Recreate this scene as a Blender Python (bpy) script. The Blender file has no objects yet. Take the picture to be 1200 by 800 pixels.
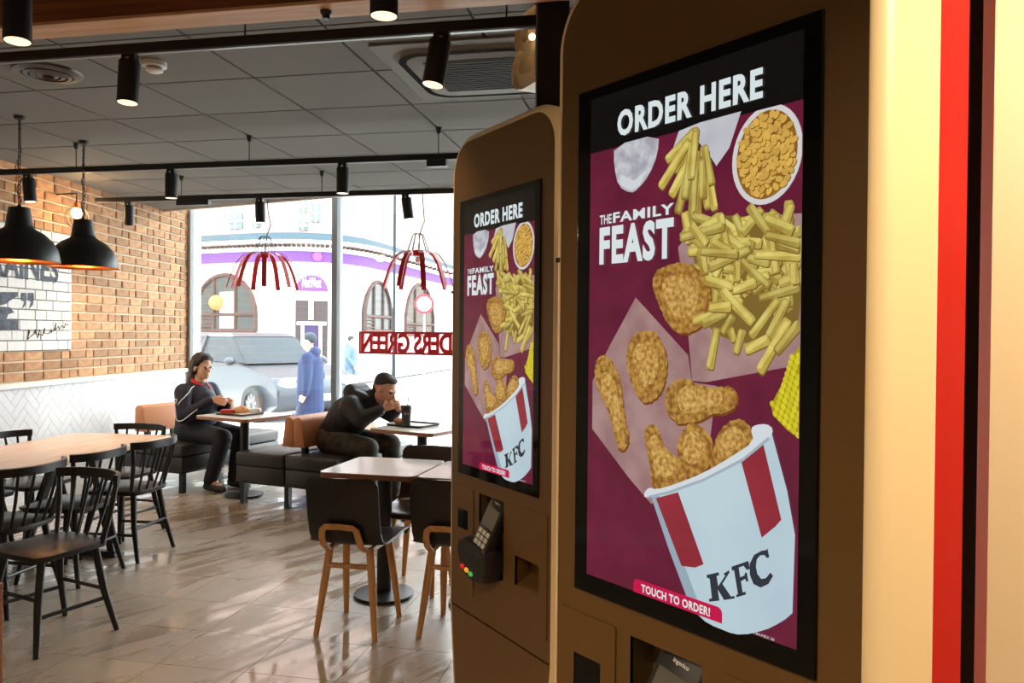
import bpy, bmesh, math, random
from mathutils import Vector, Matrix
R = math.radians
random.seed(7)
scene = bpy.context.scene
COL = scene.collection

# ---------------------------------------------------------------- camera
FPX, EYE = 930.0, 1.5
YAW, PITCH, ROLL = R(11.2), R(-.55), R(.5)
_f = Vector((-math.sin(YAW)*math.cos(PITCH), math.cos(YAW)*math.cos(PITCH), math.sin(PITCH)))
_r0 = Vector((math.cos(YAW), math.sin(YAW), 0)); _u0 = _r0.cross(_f)
_r = _r0*math.cos(ROLL) + _u0*math.sin(ROLL); _u = -_r0*math.sin(ROLL) + _u0*math.cos(ROLL)
CAM = Vector((0, 0, EYE))
cd = bpy.data.cameras.new('camera'); cam = bpy.data.objects.new('camera', cd); COL.objects.link(cam)
cd.sensor_width = 36; cd.lens = FPX/1200*36; cd.clip_start = .05; cd.clip_end = 300
cam.matrix_world = Matrix((( _r.x, _u.x, -_f.x, 0), (_r.y, _u.y, -_f.y, 0), (_r.z, _u.z, -_f.z, EYE), (0, 0, 0, 1)))
scene.camera = cam
# ---------------------------------------------------------------- world and view
SKY = 10.5
w = bpy.data.worlds.new('overcast_sky'); scene.world = w; w.use_nodes = True
w.node_tree.nodes['Background'].inputs[0].default_value = (.90, .97, 1.0, 1)
w.node_tree.nodes['Background'].inputs[1].default_value = SKY
vs = scene.view_settings
vs.view_transform = 'Standard'; vs.look = 'None'; vs.gamma = 1; vs.use_curve_mapping = False
vs.exposure = 0.0
scene.cycles.use_denoising = True
scene.cycles.max_bounces = 8; scene.cycles.diffuse_bounces = 4; scene.cycles.glossy_bounces = 4
scene.cycles.transparent_max_bounces = 12
scene.cycles.sample_clamp_indirect = 6

def ray(px, py): return _f + _r*((px-600)/FPX) + _u*((400-py)/FPX)
def at(px, py, z):
    d = ray(px, py); return CAM + d*((z-EYE)/d.z)
def cw(X, Z): return Vector((_r0.x*X + -math.sin(YAW)*Z, _r0.y*X + math.cos(YAW)*Z, 0))   # camera-plan to world
# ---------------------------------------------------------------- tagging helpers
def tag(o, label=None, cat=None, group=None, kind=None):
    if label: o['label'] = label
    if cat: o['category'] = cat
    if group: o['group'] = group
    if kind: o['kind'] = kind
    return o
def empty(name, loc=(0, 0, 0), rz=0, label=None, cat=None, group=None):
    o = bpy.data.objects.new(name, None); COL.objects.link(o)
    o.location = loc; o.rotation_euler = (0, 0, rz); o.empty_display_size = .1
    return tag(o, label, cat, group)
def link(name, me, parent=None, loc=(0, 0, 0), rot=(0, 0, 0)):
    o = bpy.data.objects.new(name, me); COL.objects.link(o)
    o.location = loc; o.rotation_euler = rot; o.parent = parent
    return o
def copy_tree(o, parent=None):
    c = o.copy(); COL.objects.link(c); c.parent = parent
    for ch in [x for x in COL.objects if x.parent == o]: copy_tree(ch, c)
    return c
# ---------------------------------------------------------------- materials
def srgb(r, g, b):
    def f(c):
        c /= 255; return c/12.92 if c <= .04045 else ((c+.055)/1.055)**2.4
    return (f(r), f(g), f(b))
_m = {}
def mat(name, col=(.5, .5, .5), rough=.5, metal=0, nscale=0, namt=0, bump=0, bscale=60, spec=.5, rnd=0, emit=None, estr=0, coat=0, stretch=None, col2=None, rvar=0):
    """principled; noise mixes the colour with col2 (or a darker copy); rnd varies value per object"""
    if name in _m: return _m[name]
    m = bpy.data.materials.new(name); m.use_nodes = True; nt = m.node_tree; N = nt.nodes; L = nt.links
    p = N['Principled BSDF']
    p.inputs['Base Color'].default_value = (*col, 1); p.inputs['Roughness'].default_value = rough
    p.inputs['Metallic'].default_value = metal; p.inputs['Specular IOR Level'].default_value = spec
    if coat: p.inputs['Coat Weight'].default_value = coat; p.inputs['Coat Roughness'].default_value = .05
    if emit: p.inputs['Emission Color'].default_value = (*emit, 1); p.inputs['Emission Strength'].default_value = estr
    src = None
    tc = N.new('ShaderNodeTexCoord'); mp = N.new('ShaderNodeMapping'); L.new(tc.outputs['Object'], mp.inputs[0])
    if stretch: mp.inputs['Scale'].default_value = stretch
    if nscale:
        n = N.new('ShaderNodeTexNoise'); n.inputs['Scale'].default_value = nscale; n.inputs['Detail'].default_value = 4
        L.new(mp.outputs[0], n.inputs['Vector'])
        mx = N.new('ShaderNodeMix'); mx.data_type = 'RGBA'
        rp = N.new('ShaderNodeMapRange'); rp.inputs[1].default_value = .35; rp.inputs[2].default_value = .65
        L.new(n.outputs[0], rp.inputs[0])
        c2 = col2 if col2 else tuple(c*(1-namt) for c in col)
        mx.inputs[6].default_value = (*col, 1); mx.inputs[7].default_value = (*c2, 1)
        L.new(rp.outputs[0], mx.inputs[0]); src = mx.outputs[2]
        if rvar:
            rr = N.new('ShaderNodeMapRange'); rr.inputs[1].default_value = .35; rr.inputs[2].default_value = .65
            rr.inputs[3].default_value = rough; rr.inputs[4].default_value = rough+rvar
            L.new(n.outputs[0], rr.inputs[0]); L.new(rr.outputs[0], p.inputs['Roughness'])
    if rnd:
        oi = N.new('ShaderNodeObjectInfo'); hs = N.new('ShaderNodeHueSaturation')
        r1 = N.new('ShaderNodeMapRange'); r1.inputs[3].default_value = 1-rnd; r1.inputs[4].default_value = 1+rnd
        L.new(oi.outputs['Random'], r1.inputs[0]); L.new(r1.outputs[0], hs.inputs['Value'])
        if src: L.new(src, hs.inputs['Color'])
        else: hs.inputs['Color'].default_value = (*col, 1)
        src = hs.outputs[0]
    if src:
        L.new(src, p.inputs['Base Color'])
        if emit and estr and namt: L.new(src, p.inputs['Emission Color'])
    if bump:
        n2 = N.new('ShaderNodeTexNoise'); n2.inputs['Scale'].default_value = bscale; n2.inputs['Detail'].default_value = 4
        L.new(mp.outputs[0], n2.inputs['Vector'])
        b = N.new('ShaderNodeBump'); b.inputs['Strength'].default_value = bump; b.inputs['Distance'].default_value = .01
        L.new(n2.outputs[0], b.inputs['Height']); L.new(b.outputs[0], p.inputs['Normal'])
    _m[name] = m; return m
def screen_mat(name, rgb, nscale=0, rgb2=None, island=0, strength=1.0, stretch=None, detail=4):
    """a lit display surface: emits its picture colour behind smooth glass"""
    if name in _m: return _m[name]
    m = bpy.data.materials.new(name); m.use_nodes = True; nt = m.node_tree; N = nt.nodes; L = nt.links
    p = N['Principled BSDF']; p.inputs['Base Color'].default_value = (.005, .005, .005, 1)
    p.inputs['Roughness'].default_value = .04; p.inputs['Specular IOR Level'].default_value = .3
    c = srgb(*rgb); p.inputs['Emission Color'].default_value = (*c, 1); p.inputs['Emission Strength'].default_value = strength
    src = None
    if nscale:
        tc = N.new('ShaderNodeTexCoord'); mp = N.new('ShaderNodeMapping'); L.new(tc.outputs['Object'], mp.inputs[0])
        if stretch: mp.inputs['Scale'].default_value = stretch
        n = N.new('ShaderNodeTexNoise'); n.inputs['Scale'].default_value = nscale; n.inputs['Detail'].default_value = detail
        L.new(mp.outputs[0], n.inputs['Vector'])
        rp = N.new('ShaderNodeMapRange'); rp.inputs[1].default_value = .36; rp.inputs[2].default_value = .64
        L.new(n.outputs[0], rp.inputs[0])
        mx = N.new('ShaderNodeMix'); mx.data_type = 'RGBA'
        mx.inputs[6].default_value = (*c, 1); mx.inputs[7].default_value = (*srgb(*rgb2), 1)
        L.new(rp.outputs[0], mx.inputs[0]); src = mx.outputs[2]
    if island:
        g = N.new('ShaderNodeNewGeometry'); hs = N.new('ShaderNodeHueSaturation')
        r1 = N.new('ShaderNodeMapRange'); r1.inputs[3].default_value = 1-island; r1.inputs[4].default_value = 1+island
        L.new(g.outputs['Random Per Island'], r1.inputs[0]); L.new(r1.outputs[0], hs.inputs['Value'])
        if src: L.new(src, hs.inputs['Color'])
        else: hs.inputs['Color'].default_value = (*c, 1)
        src = hs.outputs[0]
    if src: L.new(src, p.inputs['Emission Color'])
    _m[name] = m; return m
def emit_mat(name, col, s):
    if name in _m: return _m[name]
    m = bpy.data.materials.new(name); m.use_nodes = True; p = m.node_tree.nodes['Principled BSDF']
    p.inputs['Base Color'].default_value = (.8, .8, .8, 1)
    p.inputs['Emission Color'].default_value = (*col, 1); p.inputs['Emission Strength'].default_value = s
    _m[name] = m; return m
def glass_mat(name, tint=(1, 1, 1)):
    if name in _m: return _m[name]
    m = bpy.data.materials.new(name); m.use_nodes = True; nt = m.node_tree; N = nt.nodes; L = nt.links
    N.remove(N['Principled BSDF']); out = N['Material Output']
    t = N.new('ShaderNodeBsdfTransparent'); t.inputs[0].default_value = (*tint, 1)
    g = N.new('ShaderNodeBsdfGlossy'); g.inputs['Roughness'].default_value = .01
    fr = N.new('ShaderNodeFresnel'); fr.inputs[0].default_value = 1.3
    mx = N.new('ShaderNodeMixShader'); L.new(fr.outputs[0], mx.inputs[0]); L.new(t.outputs[0], mx.inputs[1]); L.new(g.outputs[0], mx.inputs[2])
    L.new(mx.outputs[0], out.inputs[0]); _m[name] = m; return m

# ---------------------------------------------------------------- mesh builder
class MB:
    def __init__(s): s.v = []; s.f = []
    def add(s, vs, fs, M=None):
        o = len(s.v)
        s.v += [tuple(M @ Vector(v)) if M is not None else tuple(v) for v in vs]
        s.f += [tuple(i+o for i in f) for f in fs]; return s
    def box(s, c, d, rz=0, M=None):
        x, y, z = d[0]/2, d[1]/2, d[2]/2
        T = Matrix.Translation(c) @ Matrix.Rotation(rz, 4, 'Z')
        if M is not None: T = M @ T
        return s.add([(-x, -y, -z), (x, -y, -z), (x, y, -z), (-x, y, -z), (-x, -y, z), (x, -y, z), (x, y, z), (-x, y, z)],
                     [(3, 2, 1, 0), (4, 5, 6, 7), (0, 1, 5, 4), (1, 2, 6, 5), (2, 3, 7, 6), (3, 0, 4, 7)], T)
    def b2(s, a, b): # box from min corner to max corner
        return s.box([(a[i]+b[i])/2 for i in range(3)], [abs(b[i]-a[i]) for i in range(3)])
    def prism(s, poly, z0, z1, M=None, top=None):
        n = len(poly); t = top or poly
        vs = [(p[0], p[1], z0) for p in poly] + [(p[0], p[1], z1) for p in t]
        fs = [tuple(range(n-1, -1, -1)), tuple(range(n, 2*n))] + [(i, (i+1) % n, n+(i+1) % n, n+i) for i in range(n)]
        return s.add(vs, fs, M)
    def tube(s, pts, rad, seg=8, cap=True):
        P = [Vector(p) for p in pts]; n = len(P)
        rs = rad if isinstance(rad, (list, tuple)) else [rad]*n
        vs = []; fs = []; up = None
        for i, p in enumerate(P):
            t = (P[min(i+1, n-1)] - P[max(i-1, 0)]).normalized()
            if up is None: up = t.orthogonal().normalized()
            a = (up - t*up.dot(t))
            a = a.normalized() if a.length > 1e-5 else t.orthogonal().normalized()
            up = a; b = t.cross(a)
            for k in range(seg):
                q = 2*math.pi*k/seg; vs.append(tuple(p + (a*math.cos(q) + b*math.sin(q))*rs[i]))
        for i in range(n-1):
            for k in range(seg):
                fs.append((i*seg+k, i*seg+(k+1) % seg, (i+1)*seg+(k+1) % seg, (i+1)*seg+k))
        if cap: fs += [tuple(range(seg-1, -1, -1)), tuple(range((n-1)*seg, n*seg))]
        return s.add(vs, fs)
    def lathe(s, prof, seg=24, M=None, close=False):
        vs = []; fs = []; n = len(prof)
        for r, z in prof:
            for k in range(seg):
                q = 2*math.pi*k/seg; vs.append((max(r, 1e-5)*math.cos(q), max(r, 1e-5)*math.sin(q), z))
        for i in range(n if close else n-1):
            j = (i+1) % n
            for k in range(seg): fs.append((i*seg+k, i*seg+(k+1) % seg, j*seg+(k+1) % seg, j*seg+k))
        return s.add(vs, fs, M)
    def ball(s, c, r, seg=12, rings=8, rot=None):
        rx, ry, rz = (r, r, r) if not isinstance(r, (tuple, list)) else r
        vs = [(0, 0, -1)]; fs = []
        for i in range(1, rings):
            a = math.pi*i/rings
            for k in range(seg):
                q = 2*math.pi*k/seg; vs.append((math.sin(a)*math.cos(q), math.sin(a)*math.sin(q), -math.cos(a)))
        vs.append((0, 0, 1)); T = len(vs)-1
        for k in range(seg): fs.append((0, 1+(k+1) % seg, 1+k)); fs.append((T, T-seg+k, T-seg+(k+1) % seg))
        for i in range(rings-2):
            for k in range(seg):
                a = 1+i*seg; fs.append((a+k, a+(k+1) % seg, a+seg+(k+1) % seg, a+seg+k))
        M = Matrix.Translation(c)
        if rot is not None: M = M @ rot
        return s.add(vs, fs, M @ Matrix.Diagonal((rx, ry, rz, 1)))
    def cap(s, a, b, ra, rb, seg=12):
        """closed tapered capsule"""
        a, b = Vector(a), Vector(b); d = b-a; L_ = d.length
        if L_ < 1e-6: return s.ball(a, ra)
        t = d/L_; pts = []; rs = []
        for i in range(5): q = R(-88+22*i); pts.append(a + t*ra*math.sin(q)); rs.append(ra*math.cos(q))
        for i in range(5): q = R(22*i); pts.append(b + t*rb*math.sin(q)); rs.append(rb*math.cos(q))
        return s.tube(pts, rs, seg)
    def mesh(s, name, m, smooth=False, bevel=0, bseg=2, recalc=True):
        me = bpy.data.meshes.new(name); me.from_pydata(s.v, [], s.f)
        if recalc or bevel:
            bm = bmesh.new(); bm.from_mesh(me)
            if recalc: bmesh.ops.recalc_face_normals(bm, faces=bm.faces)
            if bevel: bmesh.ops.bevel(bm, geom=[e for e in bm.edges if e.calc_face_angle(0) > R(30)], offset=bevel, segments=bseg, affect='EDGES', profile=.5)
            bm.to_mesh(me); bm.free()
        me.materials.append(m)
        if smooth:
            for p in me.polygons: p.use_smooth = True
            if smooth != 'all': me.set_sharp_from_angle(angle=R(38))
        me.update(); return me
    def build(s, name, m, parent=None, smooth=False, bevel=0, loc=(0, 0, 0), rot=(0, 0, 0), bseg=2, recalc=True):
        return link(name, s.mesh(name, m, smooth, bevel, bseg, recalc), parent, loc, rot)

def rrect(x0, y0, x1, y1, r, n=5):
    out = []
    for cx, cy, a in ((x1-r, y1-r, 0), (x0+r, y1-r, 90), (x0+r, y0+r, 180), (x1-r, y0+r, 270)):
        for i in range(n+1): q = R(a+90*i/n); out.append((cx+r*math.cos(q), cy+r*math.sin(q)))
    return out
def clip(poly, a, b, c):
    """keep a*x+b*y<=c"""
    out = []; n = len(poly)
    for i in range(n):
        p, q = poly[i], poly[(i+1) % n]; dp = a*p[0]+b*p[1]-c; dq = a*q[0]+b*q[1]-c
        if dp <= 0: out.append(p)
        if (dp < 0 < dq) or (dq < 0 < dp):
            t = dp/(dp-dq); out.append((p[0]+(q[0]-p[0])*t, p[1]+(q[1]-p[1])*t))
    return out
def area(p): return abs(sum(p[i][0]*p[(i+1) % len(p)][1]-p[(i+1) % len(p)][0]*p[i][1] for i in range(len(p))))/2
def text_polys(body, bold=0.0, spacing=1.0):
    """lettering as a flat triangulated mesh, returned as verts, faces in its own box 0..1 x 0..1 plus aspect"""
    cu = bpy.data.curves.new('lettering', 'FONT'); cu.body = body; cu.offset = bold; cu.space_character = spacing
    cu.resolution_u = 3
    o = bpy.data.objects.new('lettering', cu); COL.objects.link(o)
    dg = bpy.context.evaluated_depsgraph_get(); me = bpy.data.meshes.new_from_object(o.evaluated_get(dg))
    vs = [tuple(v.co) for v in me.vertices]; fs = [tuple(p.vertices) for p in me.polygons]
    bpy.data.objects.remove(o); bpy.data.curves.remove(cu); bpy.data.meshes.remove(me)
    x0 = min(v[0] for v in vs); x1 = max(v[0] for v in vs); y0 = min(v[1] for v in vs); y1 = max(v[1] for v in vs)
    return [((v[0]-x0)/(x1-x0), (v[1]-y0)/(y1-y0)) for v in vs], fs, (x1-x0)/(y1-y0)
def holes_face(outer, holes, y, flip=False):
    """flat face in the xz plane at y with holes; returns verts, faces"""
    bm = bmesh.new(); es = []
    for loop in [outer]+holes:
        vs = [bm.verts.new((p[0], y, p[1])) for p in loop]
        for i in range(len(vs)): es.append(bm.edges.new((vs[i], vs[(i+1) % len(vs)])))
    bmesh.ops.triangle_fill(bm, edges=es, use_beauty=True, use_dissolve=False, normal=(0, -1, 0))
    bm.verts.index_update()
    v = [tuple(x.co) for x in bm.verts]; f = [tuple(q.index for q in p.verts) for p in bm.faces]
    bm.free(); return v, f
def remesh(mb, name, m, voxel, parent=None, smooth_it=4, loc=(0, 0, 0), rot=(0, 0, 0)):
    """one continuous surface out of overlapping closed lumps"""
    me = bpy.data.meshes.new(name); me.from_pydata(mb.v, [], mb.f)
    bm = bmesh.new(); bm.from_mesh(me); bmesh.ops.recalc_face_normals(bm, faces=bm.faces); bm.to_mesh(me); bm.free()
    o = bpy.data.objects.new(name, me); COL.objects.link(o)
    md = o.modifiers.new('r', 'REMESH'); md.mode = 'VOXEL'; md.voxel_size = voxel; md.use_smooth_shade = True
    if smooth_it: sm = o.modifiers.new('s', 'SMOOTH'); sm.factor = .5; sm.iterations = smooth_it
    dg = bpy.context.evaluated_depsgraph_get(); me2 = bpy.data.meshes.new_from_object(o.evaluated_get(dg))
    bpy.data.objects.remove(o); bpy.data.meshes.remove(me)
    me2.name = name; me2.materials.clear(); me2.materials.append(m)
    for p in me2.polygons: p.use_smooth = True
    return link(name, me2, parent, loc, rot)

# ================================================================ room shell
CEIL = 2.83
C0 = Vector((-5.58, 8.48, 0))
LW_RZ = math.atan2(-.991, .132); LD = Vector((.132, -.991, 0)); LN = Vector((.991, .132, 0))
WW_RZ = R(-14.8); WD = Vector((math.cos(WW_RZ), math.sin(WW_RZ), 0)); WN = Vector((-math.sin(WW_RZ), math.cos(WW_RZ), 0))
def on_plane(px, py, p0, n):
    d = ray(px, py); t = (p0-CAM).dot(n)/d.dot(n); return CAM + d*t
def on_left(px, py):
    p = on_plane(px, py, C0, LN); return (p-C0).dot(LD), p.z
def on_window(px, py, off=0):
    p = on_plane(px, py, C0+WN*off, WN); return (p-C0).dot(WD), p.z
RX, BY = 3.0, -4.0
m_grout = mat('tile_grout', srgb(120, 108, 96), .7)
m_mortar = mat('sandy_mortar', srgb(214, 196, 170), .9, bump=.3, bscale=80)
m_brick = mat('buff_brick', srgb(196, 152, 110), .85, nscale=9, col2=srgb(164, 114, 78), bump=.5, bscale=70, rnd=.30)
m_wtile = mat('white_glazed_tile', srgb(232, 233, 235), .18, rnd=.03)
m_white = mat('white_paint', srgb(226, 224, 218), .5)
m_ceil = mat('grey_ceiling_tile', srgb(120, 117, 112), .85, nscale=220, namt=.10, rnd=.03)
m_ceilgrid = mat('dark_ceiling_grid', srgb(62, 60, 58), .7)
m_black = mat('black_metal', (.012, .012, .013), .38)
m_blackm = mat('matt_black_metal', (.014, .014, .015), .55)
m_alu = mat('grey_window_frame', srgb(176, 182, 184), .4)
m_cream = mat('cream_paint', srgb(236, 216, 176), .45)

# floor ----------------------------------------------------------
def floor_mat():
    m = bpy.data.materials.new('wet_beige_floor_tile'); m.use_nodes = True; nt = m.node_tree; N = nt.nodes; L = nt.links
    p = N['Principled BSDF']; tc = N.new('ShaderNodeNewGeometry')
    mp0 = N.new('ShaderNodeMapping'); mp0.inputs['Rotation'].default_value = (0, 0, R(-64)); L.new(tc.outputs['Position'], mp0.inputs[0])
    mp = N.new('ShaderNodeMapping'); mp.inputs['Scale'].default_value = (.8, 5.0, 1); L.new(mp0.outputs[0], mp.inputs[0])
    n = N.new('ShaderNodeTexNoise'); n.inputs['Scale'].default_value = 1.4; n.inputs['Detail'].default_value = 5; n.inputs['Distortion'].default_value = .8
    L.new(mp.outputs[0], n.inputs['Vector'])
    n2 = N.new('ShaderNodeTexNoise'); n2.inputs['Scale'].default_value = 1.1; n2.inputs['Detail'].default_value = 3
    L.new(tc.outputs['Position'], n2.inputs['Vector'])
    mul = N.new('ShaderNodeMath'); mul.operation = 'MULTIPLY'; L.new(n.outputs[0], mul.inputs[0]); L.new(n2.outputs[0], mul.inputs[1])
    rr = N.new('ShaderNodeMapRange'); rr.inputs[1].default_value = .20; rr.inputs[2].default_value = .34
    rr.inputs[3].default_value = .42; rr.inputs[4].default_value = .07; L.new(mul.outputs[0], rr.inputs[0]); L.new(rr.outputs[0], p.inputs['Roughness'])
    c = N.new('ShaderNodeMix'); c.data_type = 'RGBA'; c.inputs[6].default_value = (*srgb(172, 154, 134), 1); c.inputs[7].default_value = (*srgb(142, 122, 102), 1)
    n3 = N.new('ShaderNodeTexNoise'); n3.inputs['Scale'].default_value = 4; n3.inputs['Detail'].default_value = 5; L.new(tc.outputs['Position'], n3.inputs['Vector'])
    L.new(n3.outputs[0], c.inputs[0])
    oi = N.new('ShaderNodeObjectInfo'); hs = N.new('ShaderNodeHueSaturation'); r1 = N.new('ShaderNodeMapRange'); r1.inputs[3].default_value = .93; r1.inputs[4].default_value = 1.07
    L.new(oi.outputs['Random'], r1.inputs[0]); L.new(r1.outputs[0], hs.inputs['Value']); L.new(c.outputs[2], hs.inputs['Color']); L.new(hs.outputs[0], p.inputs['Base Color'])
    b = N.new('ShaderNodeBump'); b.inputs['Strength'].default_value = .06; b.inputs['Distance'].default_value = .01; L.new(n.outputs[0], b.inputs['Height']); L.new(b.outputs[0], p.inputs['Normal'])
    p.inputs['Specular IOR Level'].default_value = .6; p.inputs['Coat Weight'].default_value = .8; L.new(rr.outputs[0], p.inputs['Coat Roughness'])
    return m
m_floor = floor_mat()
room = [(C0.x, C0.y), (RX, C0.y+(RX-C0.x)*math.tan(WW_RZ)), (RX, BY), (C0.x+(C0.y-BY)*.132/.991, BY)]
def clip_room(p, inset=0, edge=0):
    q = clip(p, -LN.x, -LN.y, -(LN.dot(C0)+inset))
    return clip(q, WN.x, WN.y, WN.dot(C0)-edge) if q else q
floor = MB().prism(room[::-1], -.2, -.003).build('floor', m_grout); tag(floor, kind='structure')
seen = {}
def slab_piece(name, poly, z0, z1, m, parent, key=None, bev=.0015):
    cx = sum(p[0] for p in poly)/len(poly); cy = sum(p[1] for p in poly)/len(poly)
    me = seen.get(key) if key else None
    if me is None:
        me = MB().prism([(p[0]-cx, p[1]-cy) for p in poly], 0, z1-z0).mesh(name, m, bevel=bev, bseg=1)
        if key: seen[key] = me
    return link(name, me, parent, (cx, cy, z0))
FX, FY, FX0, FY0 = .43, .40, -1.82, 3.59
rest = MB()
for i in range(-10, 13):
    for j in range(-20, 14):
        x0, y0 = FX0+i*FX+.0015, FY0+j*FY+.0015
        q = [(x0, y0), (x0+FX-.003, y0), (x0+FX-.003, y0+FY-.003), (x0, y0+FY-.003)]
        c = clip_room(q, .003, .05)
        c = clip(c, 1, 0, RX-.003) if c else c
        c = clip(c, 0, -1, -BY-.003) if c else c
        if not c or area(c) < .002: continue
        if -5.9 < x0 < -.3+.1*y0 and y0 > 2.6 and y0 > -x0*.72:
            slab_piece('floor_tile', c, -.003, 0, m_floor, floor, 'ft' if area(c) > (FX-.003)*(FY-.003)*.999 else None, 0)
        else: rest.prism(c, -.003, 0)
tag(rest.build('floor_tiling', m_floor, floor), kind='stuff')

# ceiling --------------------------------------------------------
EDGE = .555
def on_edge(x): return C0.y - EDGE/math.cos(WW_RZ) + (x-C0.x)*math.tan(WW_RZ)
cpoly = [(C0.x+.074, on_edge(C0.x+.074)), (RX, on_edge(RX)), (RX, BY), room[3]]
ceiling = MB().prism(cpoly[::-1], CEIL+.012, CEIL+.06).build('ceiling', m_ceilgrid); tag(ceiling, kind='structure')
TX, TY, TX0, TY0 = .662, .60, -2.81, 4.43
AC = (-.95, 3.90, .43)                      # cassette centre and half size
rest = MB()
for i in range(-5, 10):
    for j in range(-15, 7):
        x0, y0 = TX0+i*TX+.007, TY0+j*TY+.007
        q = [(x0, y0), (x0+TX-.014, y0), (x0+TX-.014, y0+TY-.014), (x0, y0+TY-.014)]
        c = clip_room(q, .004, EDGE+.02); c = clip(c, 1, 0, RX-.003) if c else c; c = clip(c, 0, -1, -BY-.003) if c else c
        if not c or area(c) < .002: continue
        if y0 > 2.3 and x0 < .6:
            slab_piece('ceiling_tile', c, CEIL, CEIL+.012, m_ceil, ceiling, 'ct' if area(c) > (TX-.014)*(TY-.014)*.999 else None, 0)
        else: rest.prism(c, CEIL, CEIL+.012)
tag(rest.build('ceiling_tiling', m_ceil, ceiling), kind='stuff')
# raised soffit over the window and the white edge board of the ceiling
wl = (RX-C0.x)/math.cos(WW_RZ)
sof = MB().b2((-.1, -EDGE, 3.12), (wl, .25, 3.2)).build('trim_1', m_white, loc=C0, rot=(0, 0, WW_RZ)); tag(sof, kind='structure')
edg = MB().b2((-.05, -EDGE-.012, 2.815), (wl, -EDGE+.012, 3.12)).build('trim_2', m_white, loc=C0, rot=(0, 0, WW_RZ)); tag(edg, kind='structure')
# wooden beam
m_wood = mat('orange_brown_wood', srgb(150, 86, 38), .45, nscale=5, col2=srgb(110, 58, 24), stretch=(.4, 8, 8), bump=.1, bscale=30)
m_paleply = mat('pale_wood_edge', srgb(222, 176, 134), .5, nscale=5, col2=srgb(198, 148, 106), stretch=(.5, 8, 8))
beam = MB().b2((-4.2, 2.52, 2.622), (2.9, 2.63, CEIL-.001)).build('trim_3', m_wood); tag(beam, kind='structure')
MB().b2((-4.2, 2.515, 2.61), (2.9, 2.635, 2.6225)).build('edge_strip', m_paleply, beam, bevel=.002)
s_ = at(370, 5, 2.6); MB().lathe([(.0, 0), (.012, .0), (.014, .012), (.02, .02), (.02, .032)], 12).build('sensor', m_black, beam, loc=(s_.x, 2.575, 2.582))

# left wall: bricks above, herringbone tiles below ------------------
DADO = 1.02
wall_left = MB().b2((-.3, -.25, -.2), (12.7, 0, 3.2)).build('wall_left', m_mortar, loc=C0, rot=(0, 0, LW_RZ)); tag(wall_left, kind='structure')
ms1, mz0 = on_left(81, 407); _, mz1 = on_left(78, 273); ms0 = ms1
_k = lambda q: DADO+.055+.085*round((q-DADO-.055)/.085)-.006
MUR_S0, MUR_S1, MUR_Z0, MUR_Z1 = ms1, ms1+1.55, _k(mz0), _k(mz1)
bricks = []; z = DADO+.055; row = 0
while z < CEIL+.05:
    s = .02 - (0 if row % 2 else .12) - .03*random.random()
    while s < 4.1:
        L_ = .228 if random.random() > (.16 if row % 3 else .42) else .108
        a, b = max(s, .012), s+L_
        if b-a > .04 and not (b > MUR_S0-.005 and a < MUR_S1 and z+.04 > MUR_Z0 and z+.03 < MUR_Z1): bricks.append((a, b, z))
        elif b-a > .04 and b > MUR_S0-.005 and a < MUR_S0-.06 and z+.04 > MUR_Z0 and z+.03 < MUR_Z1: bricks.append((a, MUR_S0-.012, z))
        s += L_+.013
    z += .085; row += 1
bricks.sort(key=lambda q: q[0]*1.0, reverse=True)
vis = [q for q in bricks if q[0] < 3.35]; far = [q for q in bricks if q[0] >= 3.35]
extra = vis[300:]; vis = vis[:300]; bm_ = {}
for a, b, z in vis:
    k = round((b-a)/.012)*.012
    if k not in bm_: bm_[k] = MB().b2((-k/2, -.02, 0), (k/2, .010, .071)).mesh('brick', m_brick, bevel=.005, bseg=1)
    o = link('brick', bm_[k], wall_left, ((a+b)/2, random.uniform(-.004, .004), z+random.uniform(-.002, .002)), (random.uniform(-.02, .02), 0, random.uniform(-.012, .012)))
mb = MB()
for a, b, z in far+extra: mb.b2((a, -.02, z), (b, .012+random.uniform(-.004, .003), z+.073))
tag(mb.build('brickwork', m_brick, wall_left), kind='stuff')
# herringbone
W_, L_ = .072, .216
ca = math.cos(R(45)); T_ = [];
for k in range(-60, 90):
    for m_ in range(-14, 15):
        for t in (0, 1):
            x0, y0 = k*W_+2*L_*m_, (k+t)*W_
            a, b = (L_, W_) if t == 0 else (W_, L_)
            g = .0016
            q = [(x0+g, y0+g), (x0+a-g, y0+g), (x0+a-g, y0+b-g), (x0+g, y0+b-g)]
            q = [((p[0]-p[1])*ca, (p[0]+p[1])*ca) for p in q]
            for (A_, B_, C_) in ((-1, 0, -.02), (1, 0, 5.0), (0, 1, DADO-.002), (0, -1, -.1)):
                q = clip(q, A_, B_, C_) if q else q
            if q and area(q) > .0004: T_.append(q)
mb = MB(); M90 = Matrix(((1, 0, 0, 0), (0, 0, 1, 0), (0, 1, 0, 0), (0, 0, 0, 1)))
T_.sort(key=lambda q: (0 if (max(p[1] for p in q) > .42 and min(p[0] for p in q) < 3.4) else 1, max(p[0] for p in q)))
for i, q in enumerate(T_):
    cx = sum(p[0] for p in q)/len(q); cz = sum(p[1] for p in q)/len(q)
    if i < 300:
        MB().prism([(p[0]-cx, p[1]-cz) for p in q], 0, .008, M90).build('wall_tile', m_wtile, wall_left, loc=(cx, 0, cz), rot=(random.uniform(-.004, .004), 0, random.uniform(-.004, .004)))
    else: mb.prism(q, 0, .008, M90)
tag(mb.build('wall_tiling', m_wtile, wall_left), kind='stuff')
MB().b2((.01, 0, DADO), (12.5, .03, DADO+.045)).build('dado_rail', m_white, wall_left, bevel=.006)
MB().b2((.01, 0, .0), (12.5, .018, .1)).build('skirting', m_white, wall_left)

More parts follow.
